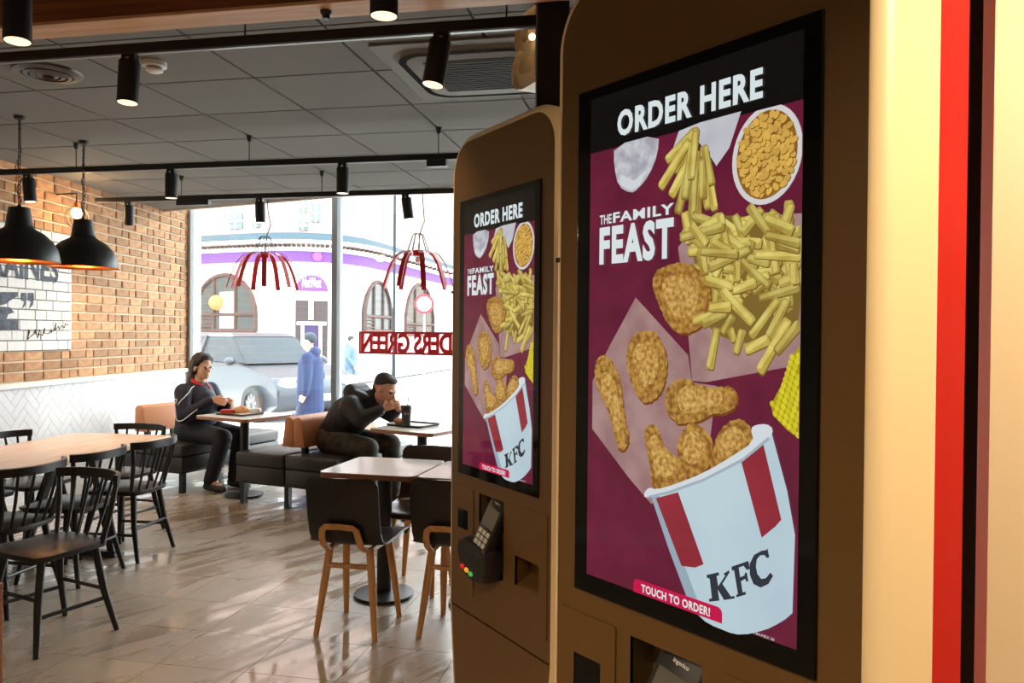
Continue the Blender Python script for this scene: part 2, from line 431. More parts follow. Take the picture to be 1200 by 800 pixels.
# window wall -------------------------------------------------------
m_pane = glass_mat('window_glass', (.97, .985, .98))
t1, _ = on_window(395, 330)
stops = [.035, t1, 2*t1, 3*t1, 4*t1, wl-.1]
for i in range(3):
    a, b = stops[i], stops[i+1]
    fr = MB()
    fr.b2((a-.035, -.05, 0), (a+.035, .05, 3.12)); fr.b2((b-.035, -.05, 0), (b+.035, .05, 3.12))
    fr.b2((a+.035, -.05, 0), (b-.035, .05, .10)); fr.b2((a+.035, -.05, 3.04), (b-.035, .05, 3.12))
    o = fr.build('window_%d' % (i+1), m_alu, loc=C0, rot=(0, 0, WW_RZ)); tag(o, kind='structure')
    MB().b2((a+.03, -.006, .095), (b-.03, .006, 3.045)).build('pane', m_pane, o)
wr = MB().b2((RX, BY, -.2), (RX+.2, 6.4, 3.2)).build('wall_right', mat('brown_wall', srgb(140, 110, 78), .6)); tag(wr, kind='structure')
wf = MB().b2((stops[3]+.035, -.06, 0), (wl+.1, .2, 3.2)).build('wall_front', mat('brown_wall'), loc=C0, rot=(0, 0, WW_RZ)); tag(wf, kind='structure')
wb = MB().b2((-5.4, BY-.2, -.2), (RX+.2, BY, 3.2)).build('wall_back', mat('warm_grey_wall', srgb(120, 104, 88), .6)); tag(wb, kind='structure')
# daylight portal keeps the sky light well sampled through the glazing (it emits nothing itself)
pl = bpy.data.lights.new('window_portal', 'AREA'); pl.shape = 'RECTANGLE'; pl.size = stops[3]; pl.size_y = 3.1; pl.cycles.is_portal = True
po = bpy.data.objects.new('window_portal', pl); COL.objects.link(po)
po.location = C0 + WD*stops[3]/2 + WN*.12 + Vector((0, 0, 1.55)); po.rotation_euler = (R(-90), 0, WW_RZ)

# ================================================================ street outside
GZ = -.2
m_pave = mat('pale_pavement', srgb(205, 203, 198), .8, nscale=3, namt=.08)
m_road = mat('asphalt', srgb(150, 150, 152), .8, nscale=30, namt=.15)
gp = MB().b2((-70, 6.0, GZ-.3), (60, 140, GZ-.06)).build('road', m_road); tag(gp, kind='structure')
pv = MB().prism([(-60, 24.6), (C0.x-.5, C0.y+.4), (RX+6, C0.y+.4+(RX+6.5-C0.x)*math.tan(WW_RZ)), (RX+6, 10.4), (-3, 13.0), (-60, 31)], GZ-.06, GZ).build('pavement', m_pave); tag(pv, kind='structure')
m_stone = mat('pale_render', srgb(225, 222, 214), .8, nscale=2, namt=.06)
m_lead = mat('lead_roof', srgb(62, 78, 88), .7, spec=.2)
m_purple = mat('purple_fascia', srgb(96, 60, 120), .6, spec=.2)
m_pbrick = mat('pink_brick', srgb(158, 136, 128), .85, nscale=40, namt=.15, spec=.2)
m_dglass = mat('shop_glass', srgb(60, 62, 60), .2, spec=.12)
m_brownf = mat('brown_joinery', srgb(74, 54, 50), .6, spec=.2)
m_text = mat('white_lettering', (.85, .85, .85), .5)
# plan of the curved corner building, from the street camera side: (picture column, depth)
FPTS = [(-160, 33), (60, 30), (150, 28.2), (228, 27), (280, 26.2), (330, 25.7), (370, 25.8), (400, 26.3), (430, 27.6), (460, 30), (495, 33.6), (530, 38), (600, 48)]
def fcurve():
    P = [cw((p-600)/FPX*Z, Z) for p, Z in FPTS]; out = []
    for i in range(len(P)-1):
        a, b, c, d = P[max(i-1, 0)], P[i], P[i+1], P[min(i+2, len(P)-1)]
        for k in range(8):
            t = k/8; out.append(.5*((2*b)+(c-a)*t+(2*a-5*b+4*c-d)*t*t+(3*b-3*c+d-a)*t**3))
    out.append(P[-1]); return out
FC = fcurve()
def fpoint(px):
    """point and tangent of the facade in the direction of picture column px"""
    best = None
    n = (_r0 - Vector((_f.x, _f.y, 0)).normalized()*((px-600)/FPX)).normalized()
    for i in range(len(FC)-1):
        a, b = FC[i].dot(n), FC[i+1].dot(n)
        if a*b <= 0:
            t = a/(a-b) if a != b else 0; return FC[i].lerp(FC[i+1], t), (FC[i+1]-FC[i]).normalized()
    return FC[0], (FC[1]-FC[0]).normalized()
def fz(px, py):
    p, _ = fpoint(px); d = ray(px, py); return EYE + d.z*math.hypot(p.x, p.y)/math.hypot(d.x, d.y)
def strip(z0, z1, out, back=.4):
    """band along the facade standing out by `out`"""
    mb = MB(); n = len(FC); V = []
    for i, p in enumerate(FC):
        t = (FC[min(i+1, n-1)]-FC[max(i-1, 0)]).normalized(); nn = Vector((t.y, -t.x, 0))
        for o, z in ((out, z0), (out, z1), (-back, z1), (-back, z0)): q = p+nn*o; V.append((q.x, q.y, z))
    F_ = []
    for i in range(n-1):
        for k in range(4): F_.append((i*4+k, i*4+(k+1) % 4, i*4+4+(k+1) % 4, i*4+4+k))
    F_ += [(0, 1, 2, 3), (n*4-1, n*4-2, n*4-3, n*4-4)]
    return mb.add(V, F_)
bank = empty('corner_building', fpoint(340)[0].to_tuple()[:2]+(GZ,), 0, 'pale curved corner building with purple fascia band across the street', 'building')
bl = bank.location.copy()
def bpart(mb, name, m, parent=None, smooth=False):
    mb.v = [(v[0]-bl.x, v[1]-bl.y, v[2]-bl.z) for v in mb.v]
    return mb.build(name, m, parent or bank, smooth)
zP0, zP1 = fz(330, 306.5), fz(330, 294)
bpart(strip(GZ, zP0, 0), 'wall', m_stone)
bpart(strip(zP0, zP1, .06), 'fascia', m_purple)
bpart(strip(zP1, fz(330, 290.5), .1), 'frieze', m_stone)
bpart(strip(fz(330, 286), fz(330, 282.5), .5), 'cornice', m_stone)
bpart(strip(fz(330, 290.5), fz(330, 286), .2), 'frieze', m_stone)
bpart(strip(fz(330, 282.5), fz(330, 273), .2), 'lead_roof', m_lead)
bpart(strip(fz(330, 273), 14, -1.2, 1.8), 'upper_wall', m_pbrick)
# dentils under the cornice
zd0, zd1 = fz(330, 289.8), fz(330, 287)
for px in range(226, 532, 5):
    p, t = fpoint(px); nn = Vector((t.y, -t.x, 0)); q = p+nn*.28
    bpart(MB().box((q.x, q.y, (zd0+zd1)/2), (.08, .16, zd1-zd0), math.atan2(t.y, t.x)), 'dentil', m_brownf)
def arch(cx_px, w_px, y_top, y_bot, round_=1.0, n=14):
    """arched outline on the facade in local (x along, z) about its centre column"""
    p, t = fpoint(cx_px); a, _ = fpoint(cx_px-w_px/2); b, _ = fpoint(cx_px+w_px/2); w_ = (b-a).length
    zt, zb = fz(cx_px, y_top), max(fz(cx_px, y_bot), GZ+.3)
    rad = w_/2; hh = min(rad*round_, (zt-zb)*.8); pts = [(-rad, zb), (rad, zb)]
    for k in range(n+1):
        q = math.pi*k/n; pts.append((rad*math.cos(q), zt-hh+hh*math.sin(q)))
    ang = math.atan2(t.y, t.x); nn = Vector((t.y, -t.x, 0))
    M = Matrix.Translation((p.x, p.y, 0)) @ Matrix.Rotation(ang, 4, 'Z') @ Matrix(((1, 0, 0, 0), (0, 0, -1, 0), (0, 1, 0, 0), (0, 0, 0, 1)))
    return M, pts, rad, zb, zt, hh
def arched_window(cx, w_, yt, yb, extras=True):
    M, pts, rad, zb, zt, hh = arch(cx, w_, yt, yb)
    o = bpart(MB().prism(pts, -.1, .03, M), 'window', m_dglass)
    f = MB()
    out = pts; n = len(out)
    for i in range(n):
        a, b = Vector((*out[i], 0)), Vector((*out[(i+1) % n], 0)); f.tube([M @ (a+Vector((0, 0, .05))), M @ (b+Vector((0, 0, .05)))], .07, 6)
    for x in (-rad*.35, rad*.35): f.tube([M @ Vector((x, zb, .05)), M @ Vector((x, zt-hh+hh*.9, .05))], .05, 6)
    f.tube([M @ Vector((-rad, zt-hh, .05)), M @ Vector((rad, zt-hh, .05))], .06, 6)
    for k in (1, 2, 3): f.tube([M @ Vector((-rad, zb+(zt-hh-zb)*k/4, .05)), M @ Vector((-rad*.35, zb+(zt-hh-zb)*k/4, .05))], .03, 6)
    fo = bpart(f, 'window_frame', m_brownf, o); fo.parent = o
    return o, M, rad, zb, zt, hh
o, M, rad, zb, zt, hh = arched_window(264, 72, 322, 388)
bpart(MB().b2((-.25, 0, 0), (.75, .04, 0)).add([], []) if False else MB().prism([(-.15*rad, zb+.1), (.33*rad, zb+.1), (.33*rad, zb+1.3), (-.15*rad, zb+1.3)], .04, .06, M), 'poster', m_text, o)
bpart(MB().ball(M @ Vector((-.2*rad, zb+.95, .12)), .26), 'lamp_globe', mat('warm_globe', (.12, .07, .02), .6, emit=(1, .62, .22), estr=.8), o)
arched_window(442, 32, 330, 388)
arched_window(491, 32, 333, 392)
arched_window(190, 60, 322, 388); arched_window(110, 60, 322, 388)
# arched doorway with purple sign
M, pts, rad, zb, zt, hh = arch(365, 38, 322, 420)
dz = fz(365, 352); sz = fz(365, 341)
o = bpart(MB().prism([(-rad, sz), (rad, sz)]+[(rad*math.cos(math.pi*k/12), sz+(zt-sz)*math.sin(math.pi*k/12)) for k in range(13)], .0, .08, M), 'fanlight_sign', m_purple)
tv, tf, _a = text_polys('NatWest', .0)
bpart(MB().add([M @ Vector(((x-.5)*rad*1.15, sz+.12+y*.32, .1)) for x, y in tv], tf), 'lettering', m_text, o)
o = bpart(MB().prism([(-rad, GZ), (rad, GZ), (rad, dz), (-rad, dz)], -.1, .02, M), 'doorway', mat('dark_porch', srgb(62, 54, 54), .6, spec=.2))
f = MB()
for a, b in (((-rad*.55, GZ), (-rad*.55, dz-.75)), ((rad*.55, GZ), (rad*.55, dz-.75)), ((-rad*.9, dz-.75), (rad*.9, dz-.75))): f.tube([M @ Vector((*a, .05)), M @ Vector((*b, .05))], .06, 6)
bpart(f, 'door_frame', m_stone, o)
bpart(MB().prism([(-rad*.5, GZ+.1), (rad*.5, GZ+.1), (rad*.5, dz-.8), (-rad*.5, dz-.8)], .02, .045, M), 'door_leaf', mat('dark_violet_poster', srgb(56, 44, 80), .5, spec=.2), o)
bpart(MB().prism([(-rad*.2, 1.9), (rad*.1, 1.9), (rad*.1, 2.5), (-rad*.2, 2.5)], .045, .06, M), 'notice', m_text, o)
p, t = fpoint(371); nn = Vector((t.y, -t.x, 0)); ang = math.atan2(t.y, t.x)
bpart(MB().lathe([(0, 0), (.16, 0), (.16, .05), (0, .05)], 6, Matrix.Translation(p+nn*.08+Vector((0, 0, (zP0+zP1)/2))) @ Matrix.Rotation(ang, 4, 'Z') @ Matrix.Rotation(R(90), 4, 'X')), 'emblem', mat('magenta_emblem', srgb(225, 60, 140), .5))
# upper floor windows
for cx, w_, yt, yb in ((246, 20, 252, 270), (271, 11, 257, 268), (341, 10, 261, 271), (341, 9, 236, 250), (375, 10, 240, 262)):
    p, t = fpoint(cx); nn = Vector((t.y, -t.x, 0)); q = p-nn*1.2; s = w_/FPX*27
    z0_, z1_ = fz(cx, yb)*1.04, fz(cx, yt)*1.04
    M = Matrix.Translation(q) @ Matrix.Rotation(math.atan2(t.y, t.x), 4, 'Z')
    o = bpart(MB().box((0, 0, (z0_+z1_)/2), (s, .1, z1_-z0_), 0, M), 'window', mat('pale_glass', srgb(92, 106, 110), .3, spec=.2))
    f = MB(); f.box((0, -.06, (z0_+z1_)/2), (.07, .06, z1_-z0_), 0, M); f.box((0, -.06, (z0_+z1_)/2), (s, .06, .07), 0, M); bpart(f, 'glazing_bar', m_stone, o)
# round traffic sign and lamp post in front of the building
def street(px, Z): q = cw((px-600)/FPX*Z, Z); return Vector((q.x, q.y, GZ))
sp = street(497, 27); zc = EYE+(389-355)/FPX*27
sg = empty('round_traffic_sign', sp, YAW, 'round white traffic sign with red rim on a thin post', 'sign')
MB().tube([(0, 0, 0), (0, 0, zc-GZ+.3)], .035, 8).build('post', m_alu, sg)
MB().lathe([(0, 0), (.34, 0), (.34, .03), (0, .03)], 28, Matrix.Rotation(R(90), 4, 'X')).build('plate', mat('sign_red', srgb(150, 20, 30), .5), sg, loc=(0, -.06, zc-GZ))
MB().lathe([(0, 0), (.25, 0), (.25, .035), (0, .035)], 28, Matrix.Rotation(R(90), 4, 'X')).build('face', m_text, sg, loc=(0, -.065, zc-GZ))
lp = street(461.5, 22)
lo = empty('street_lamp_post', lp, 0, 'tall thin dark lamp post rising beside the curved corner building', 'lamp post')
MB().tube([(0, 0, 0), (0, 0, 1.2), (0, 0, 8)], [.07, .045, .035], 8).build('pole', mat('dark_green_metal', srgb(34, 42, 44), .6, spec=.2), lo)
MB().tube([(0, 0, 7.9), (.3, -.2, 8.3), (.9, -.5, 8.35)], .03, 6).build('arm', mat('dark_green_metal'), lo)
MB().ball((1.0, -.55, 8.3), (.28, .16, .07)).build('lantern', m_alu, lo)
lp = street(494, 46)
# neighbouring buildings further down the street
def block(name, px0, px1, Z0, Z1, h, m, label, wins):
    a, b = street(px0, Z0), street(px1, Z1); t = (b-a); L_ = t.length; ang = math.atan2(t.y, t.x)
    e = empty(name, a, ang, label, 'building')
    MB().b2((0, 0, 0), (L_, 6, h)).build('wall', m, e)
    MB().prism([(-.2, -.3), (L_+.2, -.3), (L_+.2, 6.2), (-.2, 6.2)], h, h+1.6, top=[(.5, 2.6), (L_-.5, 2.6), (L_-.5, 3.2), (.5, 3.2)]).build('roof', m_lead, e)
    for i in range(wins[0]):
        for j in range(wins[1]):
            x = L_*(i+.5)/wins[0]; z = 1.2+j*2.9
            o = MB().b2((x-.5, -.06, z), (x+.5, .02, z+1.5)).build('window', m_dglass, e)
            MB().b2((x-.03, -.09, z), (x+.03, -.06, z+1.5)).build('glazing_bar', m_stone, o)
    return e
block('terraced_building', 500, 640, 62, 46, 10, mat('pale_orange_render', srgb(226, 190, 165), .8), 'pale terraced building beyond the round traffic sign', (5, 3))

# car -------------------------------------------------------------
def car(loc, rz):
    e = empty('parked_car', loc, rz, 'dark grey hatchback car out on the road', 'car')
    m_paint = mat('grey_blue_car_paint', srgb(38, 46, 56), .3, coat=.4, spec=.3)
    prof = [(-2.1, .32), (-2.15, .62), (-2.08, .92), (-1.95, 1.0), (-1.2, 1.02), (.75, 1.0), (1.3, .92), (1.95, .78), (2.12, .62), (2.12, .34), (1.9, .24), (-1.9, .24)]
    def sec(y, k): return [(x, y, z if z < .9 else .9+(z-.9)*k) for x, z in prof]
    V = []; ys = [(-.86, .8), (-.9, 1), (-.84, 1), (.84, 1), (.9, 1), (.86, .8)]
    for y, k in ys: V += [(x*(1 if abs(y) < .88 else .985), y, z) for x, y, z in sec(y, k)]
    n = len(prof); F_ = [tuple(range(n)), tuple(range(5*n+n-1, 5*n-1, -1))]
    for i in range(5):
        for k in range(n): F_.append((i*n+k, i*n+(k+1) % n, i*n+n+(k+1) % n, i*n+n+k))
    MB().add(V, F_).build('body', m_paint, e, smooth=True, bevel=.03)
    cab = [(-2.0, .99), (-1.62, 1.42), (-1.1, 1.5), (-.1, 1.5), (.3, 1.42), (1.05, .99)]
    V = []
    for y, s in ((-.84, 0), (-.62, 1), (.62, 1), (.84, 0)):
        for x, z in cab: V.append((x, y if z < 1 else (-.66 if y < 0 else .66)*(1 if s == 0 else .93), z))
    MB().prism([(-2.0, -.84), (1.05, -.84), (1.05, .84), (-2.0, .84)], .98, 1.44, top=[(-1.6, -.66), (.28, -.66), (.28, .66), (-1.6, .66)]).build('windows', mat('car_glass', srgb(40, 48, 54), .3, spec=.08), e, bevel=.02)
    MB().prism([(-1.66, -.67), (.32, -.67), (.32, .67), (-1.66, .67)], 1.43, 1.5, top=[(-1.5, -.58), (.1, -.58), (.1, .58), (-1.5, .58)]).build('roof', m_paint, e, smooth=True, bevel=.02)
    for x in (-.62, ):
        for s in (-1, 1): MB().tube([(x, s*.85, 1.0), (x, s*.67, 1.44)], .035, 6).build('door_pillar', m_paint, e)
    m_tyre = mat('tyre_rubber', (.02, .02, .02), .8); m_hub = mat('alloy', (.12, .12, .13), .5)
    for x in (-1.28, 1.32):
        for s in (-1, 1):
            w_ = MB().lathe([(.2, -.1), (.3, -.1), (.32, -.06), (.32, .06), (.3, .1), (.2, .1)], 28, Matrix.Rotation(R(90), 4, 'X')).build('wheel', m_tyre, e, loc=(x, s*.82, .32), smooth=True)
            hb = MB().lathe([(0, -.06), (.2, -.06), (.2, .06), (0, .06)], 20, Matrix.Rotation(R(90), 4, 'X'))
            for k in range(5): hb.box((0, 0, 0), (.05, .15, .38), 0, Matrix.Rotation(2*math.pi*k/5, 4, 'Y'))
            hb.build('hub', m_hub, w_)
    for s in (-1, 1):
        MB().ball((2.05, s*.64, .7), (.09, .2, .09)).build('headlamp', mat('lamp_glass', (.8, .82, .85), .1), e)
        MB().ball((-2.08, s*.66, .8), (.07, .16, .13)).build('tail_lamp', mat('sign_red'), e)
        MB().ball((.75, s*.98, 1.02), (.08, .1, .07)).build('mirror', m_paint, e)
    MB().b2((2.1, -.26, .4), (2.15, .26, .51)).build('number_plate', m_text, e)
    return e
cp = cw(-5.35, 16.6); co = car((cp.x, cp.y, GZ-.06), math.atan2(-.50, .866)); co.scale = (1.1, 1.08, 1.16)

# ================================================================ ceiling fittings
WARM = (1.0, .79, .54)
m_lens = emit_mat('warm_lamp_lens', (1.0, .74, .42), 1.5)
TRZ = 2.64
def track(y, x0, x1, hangs, label, box=None, visible=True):
    e = empty('lighting_track', ((x0+x1)/2, y, TRZ-.02), 0, label, 'light track', 'black ceiling light tracks')
    MB().b2((x0-(x0+x1)/2, -.018, 0), (x1-(x0+x1)/2, .018, .04)).build('rail', m_black, e, bevel=.003)
    mb = MB().b2((x0-(x0+x1)/2+.03, -.008, -.002), (x1-(x0+x1)/2-.03, .008, .001)).build('conductor_slot', mat('grey_slot', (.25, .25, .25), .35, metal=.6), e)
    for x in hangs:
        o = MB().tube([(0, 0, 0), (0, 0, CEIL-TRZ)], .0035, 6).lathe([(0, CEIL-TRZ-.045), (.012, CEIL-TRZ-.04), (.026, CEIL-TRZ+.02), (0, CEIL-TRZ+.02)], 10).build('hanger', m_black, e, loc=(x-(x0+x1)/2, 0, .02))
    if box: MB().b2((box[0]-(x0+x1)/2, -.024, -.045), (box[1]-(x0+x1)/2, .024, .002)).build('driver_box', m_black, e, bevel=.003)
    return e
_hx = lambda px, py: at(px, py, CEIL).x
track(2.87, -3.9, -.2, [_hx(327, 24), -3.2, -.6], 'black light track just beyond the wooden ceiling beam')
track(4.95, at(10, 206, TRZ).x, -.6, [_hx(112, 175), _hx(301, 163), _hx(515, 150)], 'black light track hung across mid ceiling over the long table', (at(509, 190, TRZ).x, at(532, 190, TRZ).x))
track(6.14, at(122, 237, TRZ).x, -.8, [_hx(228, 211), _hx(391, 207)], 'black light track closest to the shop window', (at(222, 236, TRZ).x, at(262, 236, TRZ).x))
track(2.2, -2.6, .2, [-2.2, -1.0, -.1], 'black light track on the counter side of the wooden ceiling beam')
for y in (.25, -1.7): track(y, -3.0, 2.6, [-2.5, 0, 2.2], 'unseen black light track on the ceiling of the rear half of the room')
def spot(px, y, label, tilt=(0, 0), power=22, x=None, zb=None, size=R(70)):
    x = x if x is not None else at(px, 100 if y < 3.5 else 210, 2.55).x*1.0
    if px is not None:   # column px at depth plane y
        d = ray(px, 150); k = y/d.y; x = d.x*k
    e = empty('track_spotlight', (x, y, TRZ-.02), 0, label, 'spotlight', 'cylindrical black track spotlights')
    MB().b2((-.03, -.016, -.032), (.03, .016, .0)).build('adapter', m_black, e, bevel=.003)
    MB().b2((-.008, -.018, -.026), (.008, -.016, -.014)).build('catch', mat('chrome', (.7, .7, .7), .2, metal=1), e)
    rot = (R(tilt[0]), R(tilt[1]), 0)
    b = MB().lathe([(.0, -.03), (.04, -.03), (.041, -.035), (.041, -.2), (.038, -.2), (.036, -.19), (.0, -.19)], 24).build('body', m_blackm, e, smooth=True, rot=rot)
    MB().lathe([(.0, -.193), (.034, -.193), (.0375, -.199)], 24).build('lens', m_lens, b, recalc=False)
    ld = bpy.data.lights.new('spot_beam', 'SPOT'); ld.energy = power; ld.color = WARM; ld.spot_size = size; ld.spot_blend = .8; ld.shadow_soft_size = .03
    lo = bpy.data.objects.new('spot_beam', ld); COL.objects.link(lo); lo.parent = b; lo.location = (0, 0, -.205)
    return e
L1 = 'black cylinder spotlight on the track just beyond the wooden beam'
spot(152, 2.87, 'black cylinder spotlight beside the round smoke detector', (-4, 0)); spot(517, 2.87, 'tilted black cylinder spotlight under the ceiling air conditioning cassette', (-6, 8))
L2 = 'black cylinder spotlight on the mid ceiling track over the long table'
spot(33, 4.95, 'black cylinder spotlight close to the brick wall above the mural', (0, -6), 30); spot(201, 4.95, 'black cylinder spotlight on the mid ceiling track, above the end of the long table'); spot(402, 4.95, 'black cylinder spotlight on the mid ceiling track, before the window mullion')
L3 = 'small black cylinder spotlight on the track closest to the window'
spot(151, 6.14, 'small black cylinder spotlight washing the brick wall by the window', (12, 8), 60, size=R(100)); spot(305, 6.14, 'small black cylinder spotlight just in front of the red pendant by the woman', (4, 0)); spot(476, 6.14, 'small tilted black spotlight above the red pendant over the lettering sign', (2, -8))
L4 = 'black cylinder spotlight hanging in front of the wooden beam'
spot(20, 2.2, 'black cylinder spotlight in front of the wooden beam, by the round diffuser', (-3, -3)); spot(449, 2.2, 'black cylinder spotlight in front of the wooden beam, by the air conditioning cassette', (0, 0))
LB = 'unseen black cylinder spotlight added on the ceiling tracks of the rear half of the room'
for x, y in ((-2.2, .25), (-.9, .25), (2.2, .25), (-2, -1.7), (0, -1.7), (1.8, -1.7)): spot(None, y, LB, (0, 0), 105, x=x, size=R(140))  # unseen lamps added to brighten the room and the kiosk rims
spot(None, .25, 'black cylinder spotlight aimed at the cream pillar beside the kiosks', (28, 12), 130, x=.95, size=R(120))

# pendant lamps ---------------------------------------------------
m_copper = mat('copper_lining', srgb(226, 128, 62), .28, metal=.9)
m_bulb = emit_mat('warm_bulb', (1.0, .62, .25), 40)
def pendant(x, y, zr, label):
    e = empty('dome_pendant_lamp', (x, y, zr), 0, label, 'pendant lamp', 'black dome pendant lamps over the long table')
    out = [(.228, 0), (.227, .02), (.215, .075), (.185, .13), (.14, .175), (.09, .203), (.08, .212), (.076, .23), (.06, .335), (.0, .338)]
    MB().lathe([(max(r-.003, 0), z-.002) for r, z in out[::-1]] + [(.2265, .001)], 40).build('lining', m_copper, e, smooth='all', recalc=False)
    MB().lathe([(.23, -.002)]+out, 40).build('shade', mat('black_enamel', (.014, .013, .013), .42), e, smooth=True, recalc=False)
    MB().lathe([(.0, .20), (.02, .20), (.02, .13), (.0, .13)], 16).build('lamp_holder', m_black, e, smooth=True)
    MB().ball((0, 0, .085), (.035, .035, .05)).build('bulb', m_bulb, e, smooth='all')
    c = MB(); z = .338; k = 0
    c.lathe([(.012, .338), (.012, .35), (.0, .36)], 10)
    while z + zr < CEIL-.04:
        M = Matrix.Translation((0, 0, z+.02)) @ Matrix.Rotation(R(90*(k % 2)), 4, 'Z')
        pts = [(.008*math.cos(q), 0, .016*math.sin(q)) for q in [2*math.pi*i/10 for i in range(11)]]
        c.tube([M @ Vector(p) for p in pts], .0028, 5); z += .026; k += 1
    c.lathe([(0, CEIL-zr-.03), (.03, CEIL-zr-.022), (.034, CEIL-zr-.001), (0, CEIL-zr-.001)], 16)
    c.build('chain', m_black, e)
    MB().tube([(.004, .0, .34)]+[(.012*math.sin(i*1.7), .012*math.cos(i*1.3), .34+(CEIL-zr-.35)*i/14) for i in range(1, 15)], .003, 5).build('cable', m_black, e)
    ld = bpy.data.lights.new('pendant_glow', 'POINT'); ld.energy = 5; ld.color = (1, .62, .32); ld.shadow_soft_size = .05
    lo = bpy.data.objects.new('pendant_glow', ld); COL.objects.link(lo); lo.parent = e; lo.location = (0, 0, .01)
    return e
pa = at(98, 165, CEIL); pb = at(23, 136, CEIL)
pendant(pa.x, pa.y, 1.94, 'black dome pendant lamp hanging clear of the white mural')
pendant(pb.x, pb.y, 1.925, 'black dome pendant lamp hanging in front of the white mural lettering')
# wire cage wall lamp
s0, z0 = on_left(51, 246); base = C0 + LD*(s0-.16) + LN*.19
e = empty('wire_cage_lamp', (base.x, base.y, z0), LW_RZ, 'bare glowing bulb in a wire cage on the brick wall', 'wall lamp')
MB().tube([(0, -.185, .16), (0, 0, .17), (0, 0, .08)], .007, 6).build('bracket', m_black, e)
MB().lathe([(0, .09), (.022, .09), (.022, .04), (0, .04)], 12).build('holder', m_copper, e)
MB().ball((0, 0, 0), (.042, .042, .05)).build('bulb', emit_mat('bright_bulb', (1, .66, .28), 30), e, smooth='all')
mb = MB()
for k in range(6):
    q = math.pi*k/6; mb.tube([(.095*math.sin(a)*math.cos(q), .095*math.sin(a)*math.sin(q), -.04+.095*math.cos(a)) for a in [2*math.pi*i/20 for i in range(21)]], .002, 4)
mb.build('cage', m_black, e)
ld = bpy.data.lights.new('cage_glow', 'POINT'); ld.energy = 8; ld.color = (1, .62, .3); ld.shadow_soft_size = .05
lo = bpy.data.objects.new('cage_glow', ld); COL.objects.link(lo); lo.parent = e; lo.location = (0, .07, 0)

# red spider pendants in the window --------------------------------
def translucent(name, col, t=.5):
    m = mat(name, col, .4); nt = m.node_tree; N = nt.nodes; L = nt.links; tr_ = N.new('ShaderNodeBsdfTranslucent'); tr_.inputs[0].default_value = (*col, 1)
    mx = N.new('ShaderNodeMixShader'); mx.inputs[0].default_value = t; L.new(N['Principled BSDF'].outputs[0], mx.inputs[1]); L.new(tr_.outputs[0], mx.inputs[2]); L.new(mx.outputs[0], N['Material Output'].inputs[0]); return m
m_red = mat('red_enamel', srgb(206, 34, 36), .35)
def spider(px, ytop, ybot, Z, label, wpx):
    p = cw((px-600)/FPX*Z, Z); zt = EYE+(388-ytop)/FPX*Z; zb = EYE+(388-ybot)/FPX*Z; rad = wpx/2/FPX*Z; h = zt-zb
    e = empty('red_spider_lamp', (p.x, p.y, zb), 0, label, 'pendant lamp', 'red ribbed pendant frames in the window')
    for k in range(9):
        q = 2*math.pi*k/9+.3; c, s = math.cos(q), math.sin(q); t = (-s, c)
        prof = [(.26*rad, h), (.44*rad, h*.985), (.60*rad, h*.90), (.75*rad, h*.70), (.87*rad, h*.42), (.95*rad, h*.18), (rad, 0)]
        V = []; F_ = []
        for i, (r, z) in enumerate(prof):
            wd = .023
            for dr in (0, -.006):
                for sd in (-1, 1): V.append(((r+dr)*c+t[0]*wd*sd, (r+dr)*s+t[1]*wd*sd, z+dr*.5))
        for i in range(len(prof)-1):
            a = i*4
            for (m1, m2) in ((0, 1), (1, 3), (3, 2), (2, 0)): F_.append((a+m1, a+m2, a+4+m2, a+4+m1))
        F_ += [(0, 1, 3, 2), tuple(len(V)-4+i for i in (0, 2, 3, 1))]
        rb = MB().add(V, F_).build('rib', m_red, e)
        MB().tube([(.30*rad*c, .30*rad*s, h), (.14*rad*c, .14*rad*s, h*1.45), (.05*rad*c, .05*rad*s, h*1.48)], .004, 5).build('wire', m_black, rb)
    MB().lathe([(.0, h*.86), (.045, h*.86), (.045, h*1.02), (.0, h*1.02)], 16).build('hub', m_red, e)
    top = (3.12 if (p-C0).dot(WN) > -EDGE else CEIL) - zb
    MB().tube([(0, 0, h*.95), (.02, 0, h*1.5), (.06, .0, h*1.8), (.03, 0, (h+top)/1.6), (0.02, 0, top)], .005, 6).build('cable', m_black, e)
    MB().lathe([(0, h*.86), (.028, h*.8), (.02, h*.7), (0, h*.68)], 12).build('bulb', mat('frosted_bulb', (.85, .82, .76), .4), e)
spider(310, 296, 337, 8.0, 'red ribbed open pendant left of the window mullion, by the woman', 86)
spider(489, 292, 335, 7.35, 'red ribbed open pendant above the red cut-out lettering sign', 84)

# ceiling air conditioning cassette ---------------------------------
m_acw = mat('grey_ac_plastic', srgb(122, 118, 111), .6, spec=.2); m_acg = mat('dark_ac_grille', srgb(44, 38, 33), .7)
e = empty('air_conditioning_cassette', (AC[0], AC[1], CEIL), 0, 'grey square ceiling air conditioning cassette with rounded slots', 'air conditioner')
h = AC[2]
MB().prism(rrect(-h, -h, h, h, .02), -.012, 0).build('panel', m_acw, e, bevel=.004)
MB().prism(rrect(-.34, -.34, .34, .34, .13, 8), -.03, -.012, top=rrect(-.37, -.37, .37, .37, .14, 8)).build('raised_frame', m_acw, e, smooth=True)
ring = MB()
for a, b in ((rrect(-.345, -.345, .345, .345, .13, 8), rrect(-.312, -.312, .312, .312, .11, 8)),):
    n = len(a); ring.add([(p[0], p[1], -.0305) for p in a]+[(p[0], p[1], -.0305) for p in b]+[(p[0], p[1], -.024) for p in a]+[(p[0], p[1], -.024) for p in b],
        [(i, (i+1) % n, n+(i+1) % n, n+i) for i in range(n)])
ring.build('outlet_slot', mat('dark_slot', (.01, .01, .01), .9, spec=.05), e)
MB().prism(rrect(-.23, -.23, .23, .23, .015), -.034, -.03).build('grille', m_acg, e)
g = MB()
